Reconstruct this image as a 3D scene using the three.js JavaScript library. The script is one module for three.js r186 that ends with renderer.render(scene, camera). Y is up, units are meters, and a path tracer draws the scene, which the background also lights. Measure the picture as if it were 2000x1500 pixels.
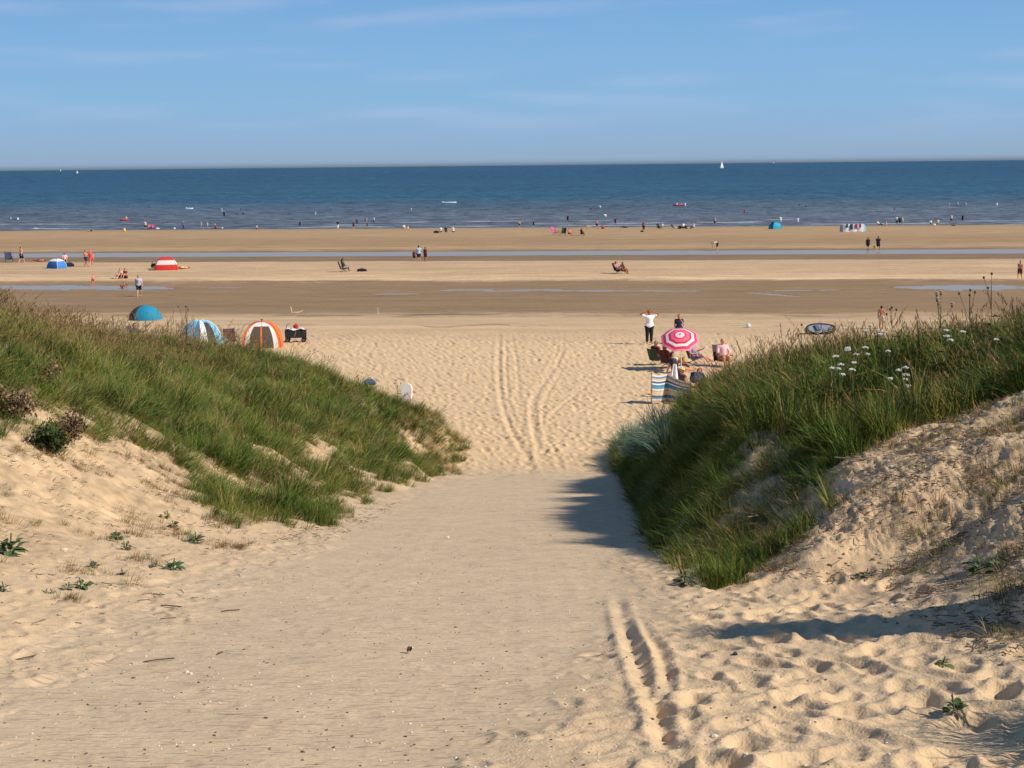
import * as THREE from 'three';
import { mergeGeometries } from 'three/addons/utils/BufferGeometryUtils.js';
import { createNoise2D, createNoise3D } from 'simplex-noise';

// ---------------------------------------------------------------- seeded random
function rng(seed) { let s = seed | 0; return () => { s = (s + 0x6d2b79f5) | 0; let t = Math.imul(s ^ (s >>> 15), 1 | s); t = (t + Math.imul(t ^ (t >>> 7), 61 | t)) ^ t; return ((t ^ (t >>> 14)) >>> 0) / 4294967296; }; }
const N2 = createNoise2D(rng(11)), N2b = createNoise2D(rng(23)), N3 = createNoise3D(rng(37));
const clamp = (v, a = 0, b = 1) => Math.min(b, Math.max(a, v));
const smooth = (a, b, v) => { const t = clamp((v - a) / (b - a)); return t * t * (3 - 2 * t); };
const mix = (a, b, t) => a + (b - a) * t;
const fbm = (x, y, o = 4) => { let s = 0, a = 0.5; for (let i = 0; i < o; i++) { s += a * N2(x, y); x = x * 2.03 + 7.1; y = y * 2.03 - 3.7; a *= 0.5; } return s; };

// ---------------------------------------------------------------- camera
const scene = new THREE.Scene();
const EYE = 13.0, F = 3000, PITCH = Math.atan((750 - 320) / F), ROLL = 0.0105;
const camera = new THREE.PerspectiveCamera(2 * Math.atan(750 / F) * 180 / Math.PI, 4 / 3, 0.5, 30000);
camera.position.set(0, EYE, 0);
camera.rotation.order = 'YXZ';
camera.rotation.set(-PITCH, 0, -ROLL);
camera.updateMatrixWorld(true);

// ---------------------------------------------------------------- sky
const SUN = new THREE.Vector3(1.15, 1.0, 0.46).normalize();
{
  const W = 2048, H = 1024, data = new Float32Array(W * H * 4);
  const stops = [[0, .29, .415, .575], [.35, .295, .425, .595], [1.0, .29, .45, .655], [2.2, .265, .475, .715], [4, .235, .455, .735], [6.2, .19, .40, .70], [12, .12, .27, .51], [30, .06, .15, .32], [90, .038, .095, .22]];
  for (let j = 0; j < H; j++) {
    const el = ((j + .5) / H - .5) * 180, e = Math.max(el, 0);
    let k = 0; while (k < stops.length - 2 && e > stops[k + 1][0]) k++;
    const a = stops[k], b = stops[k + 1], t = clamp((e - a[0]) / (b[0] - a[0]));
    for (let i = 0; i < W; i++) {
      const az = ((i + .5) / W - .25) * 360;
      let c = [1, 2, 3].map((q) => mix(a[q], b[q], t));
      if (el > 0) {
        // thin cirrus: long faint streaks that slope a little
        const s = el * 1.0 - az * .04 + .5 * N2b(az * .03, el * .1);
        let ci = fbm(az * .045 + 3, s * .6, 5) + .45 * N2b(az * .09 + s * .5, s * 1.7);
        ci = smooth(-.1, .7, ci) ** 1.3 * smooth(.3, 2.0, el) * .68 * (el > 25 ? smooth(70, 25, el) : 1);
        const fine = .5 + .5 * N2(az * .09, s * 2.3);
        ci *= .65 + .5 * fine;
        c = [mix(c[0], .44, ci * .62), mix(c[1], .58, ci * .5), mix(c[2], .80, ci * .45)];
      } else { const g = clamp((-el - .8) / 4); c = [mix(c[0], .12, g), mix(c[1], .13, g), mix(c[2], .15, g)]; }
      const o = (j * W + i) * 4; data[o] = c[0]; data[o + 1] = c[1]; data[o + 2] = c[2]; data[o + 3] = 1;
    }
  }
  const sky = new THREE.DataTexture(data, W, H, THREE.RGBAFormat, THREE.FloatType);
  sky.mapping = THREE.EquirectangularReflectionMapping; sky.magFilter = THREE.LinearFilter; sky.minFilter = THREE.LinearFilter; sky.needsUpdate = true;
  scene.background = sky; scene.environment = sky;
}
const sun = new THREE.DirectionalLight(new THREE.Color().setRGB(1, .905, .77), 4.9);
sun.position.copy(SUN).multiplyScalar(120).add(new THREE.Vector3(0, 5, -40)); sun.target.position.set(0, 5, -40);
sun.castShadow = true; sun.shadow.mapSize.set(4096, 4096); sun.shadow.radius = 1;
Object.assign(sun.shadow.camera, { left: -80, right: 80, top: 80, bottom: -80, near: 1, far: 400 });
scene.add(sun, sun.target);
const renderer = new THREE.WebGLRenderer({ antialias: true });
renderer.toneMapping = THREE.LinearToneMapping;
renderer.toneMappingExposure = 1.0;
renderer.shadowMap.enabled = true;

// ---------------------------------------------------------------- photo pixel -> direction
const _v = new THREE.Vector3();
function ray(u, v) { return _v.set((u - 1000) / F, (750 - v) / F, -1).applyQuaternion(camera.quaternion).clone().normalize(); }
function atDepth(u, v, d) { const r = ray(u, v), t = d / -r.z; return { x: r.x * t, y: EYE + r.y * t, d }; }   // point on that ray at ground distance d

// ---------------------------------------------------------------- names
const taken = new Map();
function numbered(n) { const k = taken.get(n) || 0; taken.set(n, k + 1); return k ? n + '_' + String(k).padStart(3, '0') : n; }
function tag(o, label, category, group) { o.userData.label = label; o.userData.category = category; if (group) o.userData.group = group; return o; }
function mesh(name, geo, mat, parent) { const m = new THREE.Mesh(geo, mat); m.name = parent ? name : numbered(name); m.castShadow = m.receiveShadow = true; (parent || scene).add(m); return m; }
function thing(name, label, category, pos, turn = 0, group) { const o = new THREE.Group(); o.name = numbered(name); scene.add(o); o.position.copy(pos); o.rotation.y = turn; return tag(o, label, category, group); }
const rgb = (r, g, b) => new THREE.Color().setRGB(r, g, b);
const mat = (c, o = {}) => new THREE.MeshStandardMaterial({ color: typeof c === 'string' ? new THREE.Color(c) : c, roughness: .85, ...o });

// ================================================================ terrain
const SHORE = 0.11;                                   // the shoreline runs a little towards the camera on the right
const prof = [[-40, 8.4], [43, 8.55], [60, 8.85], [79, 9.2], [100, 9.74], [108, 9.93], [116, 10.08], [122, 10.12], [130, 10.08], [138, 10.04], [150, 10.12], [162, 10.4], [172, 10.75], [180, 10.95], [188, 11.09], [192.5, 11.22], [197.5, 11.09], [204, 11.0], [216, 11.02], [235, 11.3], [265, 11.95], [300, 12.68], [317, 13.0], [345, 13.6], [420, 16], [2000, 30]];
const profM = prof.map((p, i) => { const a = prof[Math.max(0, i - 1)], b = prof[Math.min(prof.length - 1, i + 1)]; return (b[1] - a[1]) / (b[0] - a[0]); });
function beachH(D) {                                  // metres below the eye
  let k = 0; while (k < prof.length - 2 && D > prof[k + 1][0]) k++;
  const [x0, y0] = prof[k], [x1, y1] = prof[k + 1], h = x1 - x0, t = (D - x0) / h, t2 = t * t, t3 = t2 * t;
  return (2 * t3 - 3 * t2 + 1) * y0 + (t3 - 2 * t2 + t) * h * profM[k] + (-2 * t3 + 3 * t2) * y1 + (t3 - t2) * h * profM[k + 1];
}
const rampL = (d) => -3.7 + .045 * d, rampR = (d) => .96 + .045 * d;
const SL = .1655, H0 = 1.6;
function baseY(x, d) {
  const r = EYE - H0 - SL * (d < 0 ? d * .25 : d), b = EYE - beachH(d + SHORE * x);
  const k = .22, m = clamp(.5 + .5 * (r - b) / k); return mix(b, r, m) + k * m * (1 - m);    // smooth max
}
// --- dune shapes: heights above the base at control points, thin-plate spline between them
const ctl = [];
const P = (u, v, d, g = 0) => { const p = atDepth(u, v, d); ctl.push([p.x, d, p.y - g - baseY(p.x, d)]); };
const Z = (x, d, r = 0) => ctl.push([x, d, r]);
// left dune: crest, slope, bare foot
P(900, 896, 44, .1); P(860, 815, 44.5, .4); P(790, 775, 44.5, .5); P(720, 742, 44.5, .55); P(640, 705, 43.5, .6); P(560, 675, 42.5, .65); P(430, 665, 39, .7); P(250, 656, 36, .75); P(130, 615, 32, .75); P(0, 572, 28.5, .75); P(-150, 528, 25, .75);
P(350, 900, 25.2); P(0, 885, 19.5); P(200, 858, 22.5, .1); P(600, 900, 30, .2); P(500, 780, 35, .3); P(750, 850, 39, .25); P(300, 760, 28.5, .3); P(100, 705, 25, .35); P(200, 1000, 19); P(0, 1050, 16); P(0, 1150, 13); P(420, 960, 24.5, .1); P(700, 960, 31, .1);
Z(-9, 14, 1.5); Z(-9, 7, 1.4); Z(-14, 20, 2.9); Z(-15, 33, 4.0); Z(-22, 25, 3.6); Z(-20, 12, 2.2); Z(-14, 45, 3.0); Z(-8, 48, 1.6); Z(-4, 48.5, .5); Z(-1.2, 47.5, 0); Z(-6, 54, 0); Z(-14, 56, 0); Z(-24, 56, 0); Z(-2.2, 40, 0); Z(-26, 40, 2.5);
for (const d of [4, 8, 12, 16, 20, 24, 28, 32, 36, 41]) { Z(rampL(d) - (d < 21 ? .3 : .05), d, 0); Z(rampR(d), d, 0); Z(-1.2 + .045 * d, d, 0); }
// right dune
P(1225, 872, 43.5, .1); P(1310, 815, 38, .68); P(1400, 760, 30, .95); P(1500, 718, 27, .92); P(1640, 668, 25, .85); P(1750, 634, 24, .85); P(1900, 594, 22.5, .88); P(2000, 570, 21.5, .9); P(2150, 525, 20, .9);
for (const [d, k] of [[14.8, .15], [16.2, .5], [18, .95], [20, 1], [22.5, 1.05], [25, 1.05], [28, 1.05], [31, 1.02], [34, .95], [37, .85], [40, .6]]) for (const [q, r] of [[.3, .32], [.6, .74], [.9, 1.14], [1.2, 1.45]]) Z(rampR(d) + q, d, r * k);
Z(rampR(14) + 1.5, 14, .62); Z(rampR(15) + 1.5, 15, .82); Z(rampR(13.4) + 1.2, 13.4, .34);
P(1560, 905, 18.2, .1); P(1700, 872, 19.5, .1); P(1850, 812, 17.5, .1); P(2000, 790, 16, .05);  P(1600, 1000, 14.6); P(1900, 950, 14); P(2000, 1000, 12.6); P(1500, 1118, 13.7);  P(1700, 1110, 13.2); P(1900, 1130, 11.9);
P(2000, 1200, 9.8); P(2000, 1400, 7.5); P(1700, 1200, 11.1); P(1500, 1200, 12.0, .02); 
Z(4.0, 10.0, .55); Z(5.0, 8.6, .85); Z(6, 12, 1.5); Z(8, 15, 2.4); Z(10, 20, 3.2); Z(12, 28, 3.2); Z(14, 18, 3.2); Z(10, 36, 2.0); Z(7, 42, .7); Z(4.2, 46, 0); Z(8, 48, 0); Z(14, 46, .3); Z(16, 38, 1.5); Z(9, 9, 2.0); Z(3.4, 5, .2); Z(7, 4, 1.2); Z(20, 30, 2.0); Z(20, 50, 0); Z(6, 54, 0); Z(0, 54, 0);
let tps;
{
  const n = ctl.length, M = n + 3, A = [], phi = (r2) => r2 < 1e-9 ? 0 : .5 * r2 * Math.log(r2);
  for (let i = 0; i < n; i++) { const row = new Float64Array(M + 1); for (let j = 0; j < n; j++) row[j] = phi((ctl[i][0] - ctl[j][0]) ** 2 + (ctl[i][1] - ctl[j][1]) ** 2); row[i] += .06; row[n] = 1; row[n + 1] = ctl[i][0]; row[n + 2] = ctl[i][1]; row[M] = ctl[i][2]; A.push(row); }
  for (let q = 0; q < 3; q++) { const row = new Float64Array(M + 1); for (let j = 0; j < n; j++) row[j] = q === 0 ? 1 : ctl[j][q - 1]; A.push(row); }
  for (let c = 0; c < M; c++) { let p = c; for (let r = c + 1; r < M; r++) if (Math.abs(A[r][c]) > Math.abs(A[p][c])) p = r; [A[c], A[p]] = [A[p], A[c]]; for (let r = 0; r < M; r++) if (r !== c) { const f = A[r][c] / A[c][c]; if (f) for (let k = c; k <= M; k++) A[r][k] -= f * A[c][k]; } }
  const w = A.map((r, i) => r[M] / r[i]);
  tps = (x, d) => { let s = w[n] + w[n + 1] * x + w[n + 2] * d; for (let j = 0; j < n; j++) { const dx = x - ctl[j][0], dd = d - ctl[j][1], r2 = dx * dx + dd * dd; if (r2 > 1e-9) s += w[j] * .5 * r2 * Math.log(r2); } return s; };
}
function duneRise(x, d) {
  if (d > 57 || d < -12 || Math.abs(x) > 45) return 0;
  const xx = clamp(x, -22, 18), dd = clamp(d, 3, 58);
  let r = tps(xx, dd);
  const s = Math.max(rampL(d) - x, x - rampR(d)); if (s < 0) return 0;
  r = Math.max(0, r) * smooth(0, x > 0 && d > 13 ? .15 : .5, s) * smooth(57, 51, d);
  return r;
}
// pools left by the tide: centre pixel on the trough, half length and half depth in metres
const pools = [];
function pool(u, v, rx, rd, slant = 0, seed = 0) { const p = groundAt(u, v, true); pools.push({ x: p.x, D: p.d + SHORE * p.x, rx, rd, slant, seed, L: 0 }); }
function poolField(x, D, o) { const dx = x - o.x, dD = D - o.D - o.slant * dx; const r = Math.hypot(dx / o.rx, dD / o.rd); return r + .22 * N2(x * .35 + o.seed, D * .5) + .12 * N2b(x * 1.1, D * 1.3 + o.seed); }
function coarseY(x, d) { return baseY(x, d) + duneRise(x, d); }
function groundAt(u, v, flat) {                       // where the ray through a photo pixel first meets the ground
  const r = ray(u, v), h = flat ? (x, d) => EYE - beachH(d + SHORE * x) : terrainY; let d0 = flat ? 45 : 3, d = d0;
  for (; d < 420; d *= 1.004) { const x = r.x / -r.z * d, y = EYE + r.y / -r.z * d; if (y <= h(x, d)) break; d0 = d; }
  for (let i = 0; i < 18; i++) { const m = (d0 + d) / 2, x = r.x / -r.z * m, y = EYE + r.y / -r.z * m; if (y <= h(x, m)) d = m; else d0 = m; }
  return { x: r.x / -r.z * d, d, y: h(r.x / -r.z * d, d) };
}
pool(105, 561, 9.5, 2.1, 0, 1); pool(262, 565, 2.6, 1.0, .05, 2); pool(1890, 561, 5.6, 2.2, .05, 3); pool(440, 562, 1.6, .25, 0, 10); pool(1020, 567, 5.5, .75, 0, 4); pool(930, 566, 4, .5, 0, 5); pool(1200, 568, 4.6, .55, .0, 6); pool(1290, 568, 3.2, .4, 0, 6.5); pool(1508, 575, 1.7, .55, -1.1, 7); pool(1545, 567, 1.8, .35, 0, 8); pool(1617, 566, .9, .3, 0, 9); pool(1060, 566, 3, .5, 0, 11); pool(780, 574, 3, .3, 0, 12);
for (const o of pools) o.L = EYE - beachH(o.D) - .012;

// --- footprints: soft pits with a heaped rim, a few in each square metre
function hash(i, j, k) { let h = Math.imul(i, 374761393) ^ Math.imul(j, 668265263) ^ Math.imul(k, 2147483647 ^ 0x9e3779b9); h = Math.imul(h ^ (h >>> 13), 1274126177); h ^= h >>> 16; return (h >>> 0) / 4294967296; }
function prints(x, d, cell, n, len, wid, depth, seed) {
  const ci = Math.floor(x / cell), cj = Math.floor(d / cell); let s = 0;
  for (let i = ci - 1; i <= ci + 1; i++) for (let j = cj - 1; j <= cj + 1; j++) for (let k = 0; k < n; k++) {
    const a = hash(i, j, seed + k * 7), b = hash(i, j, seed + k * 7 + 1), c = hash(i, j, seed + k * 7 + 2), e = hash(i, j, seed + k * 7 + 3);
    const th = (c < .75 ? (c - .37) * 1.6 : c * 6.28), dx = x - (i + a) * cell, dy = d - (j + b) * cell, ct = Math.cos(th), st = Math.sin(th);
    const px = dx * ct + dy * st, py = -dx * st + dy * ct, sc = .75 + .6 * e, q = Math.hypot(px / (wid * sc), py / (len * sc));
    if (q < 2.2) s += depth * (.55 + .8 * e) * (q < 1 ? -(1 - q * q) : 0) + depth * .42 * (.6 + e) * Math.exp(-((q - 1.25) ** 2) / .09);
  }
  return s;
}
// --- wheel tracks: polylines on the ground with a groove and two low banks
const tracks = [];
function track(px, width, depth, near) { const pts = px.map(([u, v]) => { const r = ray(u, v), k = near ? .0 : 0; let p = null; const h = (x, d) => baseY(x, d); let d0 = 3, d = 3; for (; d < 150; d *= 1.003) { if (EYE + r.y / -r.z * d <= h(r.x / -r.z * d, d)) break; } p = [r.x / -r.z * d, d]; return p; });
  const c = new THREE.CatmullRomCurve3(pts.map((p) => new THREE.Vector3(p[0], 0, p[1]))).getPoints(60).map((p) => [p.x, p.z]);
  tracks.push({ c, width, depth, taper: near ? 2.8 : 12, d0: Math.min(...c.map((p) => p[1])) - 1, d1: Math.max(...c.map((p) => p[1])) + 1, x0: Math.min(...c.map((p) => p[0])) - 1, x1: Math.max(...c.map((p) => p[0])) + 1 }); }
track([[1202, 1150], [1218, 1215], [1240, 1290], [1266, 1360], [1296, 1440], [1322, 1520]], .055, .034, 1);
track([[1236, 1195], [1262, 1240], [1292, 1290], [1302, 1340], [1296, 1392], [1280, 1420]], .042, .026, 1);
track([[1330, 1330], [1352, 1380], [1346, 1430], [1336, 1470], [1340, 1530]], .04, .022, 1);
track([[978, 640], [974, 690], [976, 750], [984, 800], [1004, 850], [1028, 895], [1034, 930]], .12, .04);
track([[984, 640], [988, 690], [989, 750], [996, 800], [1018, 850], [1040, 895]], .09, .03);
track([[998, 640], [1006, 690], [1012, 740], [1013, 790]], .08, .032);
track([[1100, 648], [1097, 690], [1080, 722], [1056, 755], [1043, 790], [1044, 830], [1056, 880], [1072, 925]], .11, .038);
track([[1092, 650], [1086, 690], [1072, 722], [1048, 755], [1036, 790], [1038, 830], [1048, 880], [1060, 925]], .085, .03);
track([[1180, 690], [1168, 730], [1122, 775], [1080, 812], [1070, 850], [1090, 900], [1104, 930]], .08, .026);
track([[1110, 690], [1094, 730], [1070, 770], [1060, 812], [1064, 860], [1082, 925]], .07, .024);
function trackY(x, d) {
  let s = 0;
  for (const t of tracks) { if (d < t.d0 || d > t.d1 || x < t.x0 || x > t.x1) continue;
    let best = 9; for (let i = 0; i + 1 < t.c.length; i++) { const [ax, ad] = t.c[i], [bx, bd] = t.c[i + 1]; if (d < Math.min(ad, bd) - .6 || d > Math.max(ad, bd) + .6) continue; const ux = bx - ax, ud = bd - ad, q = clamp(((x - ax) * ux + (d - ad) * ud) / (ux * ux + ud * ud)), e = Math.hypot(x - ax - ux * q, d - ad - ud * q); if (e < best) best = e; }
    if (best < t.width * 3) { const q = best / t.width; s += t.depth * (t.taper < 3 ? .9 + .35 * N2(x * 5, d * 2.2) : .85 + .4 * N2(x * 2, d)) * smooth(t.d0 + .9, t.d0 + (t.taper < 2.9 ? 1.6 : t.taper > 4 ? 6 + 2 * N2b(x * 3, 1) : 1.6), d) * smooth(t.d1 - .9, t.d1 - 1.1 - t.taper, d) * (-Math.exp(-q * q * 1.6) + .55 * Math.exp(-((q - 1.7) ** 2) * 3)); } }
  return s;
}
// --- sand blown over the ramp: how far it covers the concrete (0 bare .. 1 deep)
function driftCover(x, d) {
  if (d > 50) return 1;
  const w = .35 * N2(x * .8, d * .35) + .15 * N2b(x * 2.3, d * 1.1);
  const right = smooth(-.35, .55, x - mix(-.25, 1.1, smooth(6, 13.5, d)) + w * .6 - (d > 14 ? (d - 14) * .06 : 0));
  const left = smooth(-.3, .9, rampL(d) + .45 - x + w * 1.2);
  const end = smooth(36, 43.5, d + w * 7 + .3 * Math.abs(x - 1));
  return Math.max(right, left, end);
}
function scarp(x, d) { return fbm(x * .45 + 9, d * .45, 4); }
function terrainY(x, d) {
  const D = d + SHORE * x, rise = duneRise(x, d); let y = baseY(x, d) + rise;
  const bare = d < 60;
  if (bare) {
    const k = smooth(.06, .6, rise);
    y += k * (.14 * fbm(x * .5, d * .5, 3) + .03 * fbm(x * 2.2, d * 2.2, 3) + .01 * N2(x * 7, d * 7));
    const cov = driftCover(x, d), inRamp = x > rampL(d) - .2 && x < rampR(d) + .2;
    if (d < 60) y += cov * .04 + (1 - cov) * .003 * N2b(x * .9, d * 9);
    // deep trodden sand on the right of the ramp
    const deep = d < 40 ? smooth(.35, .9, cov) * smooth(.25, 1.0, x - mix(-.25, .75, smooth(6, 13, d))) * smooth(20, 12, d) * smooth(.32, .06, rise) : 0;
    if (deep > .01) y += deep * (prints(x, d, .4, 2, .16, .085, .027, 100) + .012 * fbm(x * 2.2, d * 2.2, 3)) + .004 * N2(x * 14, d * 14) * deep;
    const light = d < 24 ? (cov > .02 ? smooth(0, .5, cov) : 0) * (1 - deep) * smooth(.3, 0, rise) : 0;
    if (d < 30 && rise < .05) y += .5 * prints(x, d, .55, 2, .14, .06, .007, 1700) * smooth(30, 18, d);
    if (light > .01) y += light * (prints(x, d, .42, 2, .13, .055, .013, 300) + .006 * fbm(x * 3, d * 3, 3));
    if (x < rampL(d) + .6 && d < 30 && rise < 1.4) y += .010 * prints(x, d, .6, 2, .16, .09, 1, 700) + .012 * fbm(x * 3.1, d * 3.1, 3);
    if (rise > .12 && x > 0 && d < 22) { const t = fbm(x * 1.3 + 4, d * 1.3, 3); y += smooth(.12, .5, rise) * (.05 * t + .014 * N2(x * 4.1, d * 3.1) + .016 * Math.abs(N2b(x * 8, d * 6)) + .013 * N2(x * 17, d * 12) + .008 * N2b(x * 33, d * 24)) ; y += .004 * prints(x, d, .6, 1, .15, .09, 1, 900) * smooth(.1, .3, rise); }
    if (d > 37) y += smooth(37, 46, d + 1.5 * N2(x * .5, d * .3)) * smooth(.25, .02, rise) * prints(x, d, .6, 2, .18, .1, .042, 500) * (D > 78 ? smooth(90, 78, D) : 1);
  } else if (D < 92) y += prints(x, d, .6, 2, .18, .1, .042, 500) * (D > 78 ? smooth(92, 78, D) : 1);
  if (D > 78 && D < 330) { y += .012 * fbm(x * .12, D * .3, 3) * smooth(78, 95, D) + .05 * smooth(126, 134, D) * smooth(172, 140, D) * fbm(x * .09, D * .35, 3); if (D > 140 && D < 175) y += .02 * prints(x, d, 1.6, 1, .3, .25, 1, 1300); }
  if (x > 3.2 && d > 8 && d < 11) y += 1.3 * Math.exp(-(((x - 4.35) / .8) ** 4) - (((d - 9.45) / .42) ** 2));   // grassy hummock beside the viewer
  y += trackY(x, d);
  if (D > 108 && D < 140) for (const o of pools) { if (Math.abs(x - o.x) > o.rx * 1.9 || Math.abs(D - o.D - o.slant * (x - o.x)) > o.rd * 1.9 + 1) continue; const r = poolField(x, D, o); y = mix(y, o.L + (r - 1) * .05, smooth(1.55, 1.1, r)); }
  return y;
}

// ---------------------------------------------------------------- where the turf grows (outlines on the ground)
const inPoly = (poly, x, d) => { let c = false; for (let i = 0, j = poly.length - 1; i < poly.length; j = i++) { const [xi, di] = poly[i], [xj, dj] = poly[j]; if ((di > d) !== (dj > d) && x < (xj - xi) * (d - di) / (dj - di) + xi) c = !c; } return c; };
const ground2 = (list) => list.map(([u, v]) => { const p = groundCoarse(u, v); return [p.x, p.d]; });
function groundCoarse(u, v) { const r = ray(u, v), ax = r.x / -r.z, ay = r.y / -r.z; let d0 = 4, d = 4; for (; d < 60; d *= 1.006) { if (EYE + ay * d <= coarseY(ax * d, d)) break; d0 = d; } for (let i = 0; i < 14; i++) { const m = (d0 + d) / 2; if (EYE + ay * m <= coarseY(ax * m, m)) d = m; else d0 = m; } return { x: ax * d, d }; }
const leftTurf = [[-30, 21], [-14, 19.5], ...ground2([[0, 880], [60, 870], [110, 812], [160, 838], [215, 852], [275, 850], [345, 885], [368, 925], [388, 965], [395, 1012], [455, 1022], [525, 1036], [575, 1042], [640, 1022], [665, 985], [735, 960], [800, 942], [855, 932], [896, 912]]), [-1.6, 46], [-3, 49], [-8, 53], [-30, 54]];
const rightTurf = [[1.72, 13.15], [2.05, 13.45], [2.36, 13.9], [3.03, 14.2], [3.2, 14.7], [3.3, 15.3], [3.8, 15.95], [4.5, 16.6], [5.0, 17.1], [5.6, 17.2], [8, 16], [13, 12], [30, 14], [30, 48], [8, 47], [4, 46.5], [3.0, 45.2], [rampR(40) + .08, 40], [rampR(30) + .03, 30], [rampR(20) + .0, 20], [rampR(14.5) - .03, 14.5]];

// ---------------------------------------------------------------- the ground sheet: one fan of quads, finer towards the viewer
const groundMats = {};
{
  // colour grain shared by all sand: pale and dark grains, shell crumbs
  const S = 1024, r = rng(5), px = new Uint8Array(S * S * 4), bp = new Uint8Array(S * S * 4);
  const ws = (sc, sd) => { const n = createNoise2D(rng(sd)); return (i, j) => { const a = i / S * Math.PI * 2, b = j / S * Math.PI * 2; return n(Math.cos(a) * sc + 9 * Math.sin(b) * sc * .11, Math.sin(a) * sc + Math.cos(b) * sc); }; };
  const n4 = createNoise3D(rng(77));
  const per = (i, j, f) => { const a = i / S, b = j / S; const s = (x, y) => n4(x * f, y * f, f); const wx = a, wy = b; return (s(a, b) * (1 - wx) * (1 - wy) + s(a - 1, b) * wx * (1 - wy) + s(a, b - 1) * (1 - wx) * wy + s(a - 1, b - 1) * wx * wy) / Math.sqrt(((1 - wx) ** 2 + wx * wx) * ((1 - wy) ** 2 + wy * wy)); };
  for (let j = 0; j < S; j++) for (let i = 0; i < S; i++) {
    const o = (j * S + i) * 4, g = r(); let t = 1 + .055 * per(i, j, 6) + .05 * per(i, j, 24) + .05 * per(i, j, 90) + (g - .5) * .16; let c = [t, t, t];
    const q = r(); if (q < .0022) c = [.62, .58, .55]; else if (q > .9985) c = [1.28, 1.3, 1.34];
    for (let k = 0; k < 3; k++) px[o + k] = clamp(c[k] * .76) * 255; px[o + 3] = 255;
    const h = .5 + .16 * per(i, j, 14) + .14 * per(i, j, 40) + .12 * per(i, j, 130) + .16 * (r() - .5); bp[o] = bp[o + 1] = bp[o + 2] = clamp(h) * 255; bp[o + 3] = 255;
  }
  const T = (a, srgb) => { const t = new THREE.DataTexture(a, S, S); t.wrapS = t.wrapT = THREE.RepeatWrapping; t.magFilter = THREE.LinearFilter; t.minFilter = THREE.LinearMipmapLinearFilter; t.generateMipmaps = true; t.needsUpdate = true; return t; };
  const grain = T(px), bump = T(bp);
  // brushed concrete of the ramp: thin cross grooves filled with sand
  const cp = new Uint8Array(S * S * 4), cb = new Uint8Array(S * S * 4), r2 = rng(8);
  const per2 = (i, j, fx, fy) => { const a = (i % S) / S, b = ((j + S) % S) / S, s = (x, y) => n4(x * fx, y * fy, fx); return (s(a, b) * (1 - a) * (1 - b) + s(a - 1, b) * a * (1 - b) + s(a, b - 1) * (1 - a) * b + s(a - 1, b - 1) * a * b) / Math.sqrt(((1 - a) ** 2 + a * a) * ((1 - b) ** 2 + b * b)); };
  const lines = Array.from({ length: S }, (_, j) => (r2() < .3 ? .3 + .7 * r2() : 0));
  for (let j = 0; j < S; j++) for (let i = 0; i < S; i++) {
    const o = (j * S + i) * 4, wob = Math.round(2.2 * per(i, j, 5)); const L = smooth(.38, .8, per2(i, j + wob, 13, 105)) + .6 * smooth(.45, .9, per2(i, j, 30, 170));
    let t = 1 + .06 * per(i, j, 5) + .05 * per(i, j, 30) + (r2() - .5) * .13 - .3 * L; let c = [t, t, t]; const q = r2();
    if (q < .0016) c = [.5, .46, .44]; else if (q > .9988) c = [1.28, 1.3, 1.3];
    for (let k = 0; k < 3; k++) cp[o + k] = clamp(c[k] * .76) * 255; cp[o + 3] = 255;
    cb[o] = cb[o + 1] = cb[o + 2] = clamp(.6 - .42 * L + .16 * per(i, j, 60) + .2 * (r2() - .5)) * 255; cb[o + 3] = 255;
  }
  const cGrain = T(cp), cBump = T(cb);
  groundMats.dry = new THREE.MeshStandardMaterial({ vertexColors: true, map: grain, bumpMap: bump, bumpScale: .012, roughness: .95 });
  groundMats.ramp = new THREE.MeshStandardMaterial({ vertexColors: true, map: cGrain, bumpMap: cBump, bumpScale: .007, roughness: .92 });
  groundMats.wet = new THREE.MeshPhysicalMaterial({ vertexColors: true, map: grain, bumpMap: bump, bumpScale: .006, roughness: .8, specularIntensity: .12 });
}
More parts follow.
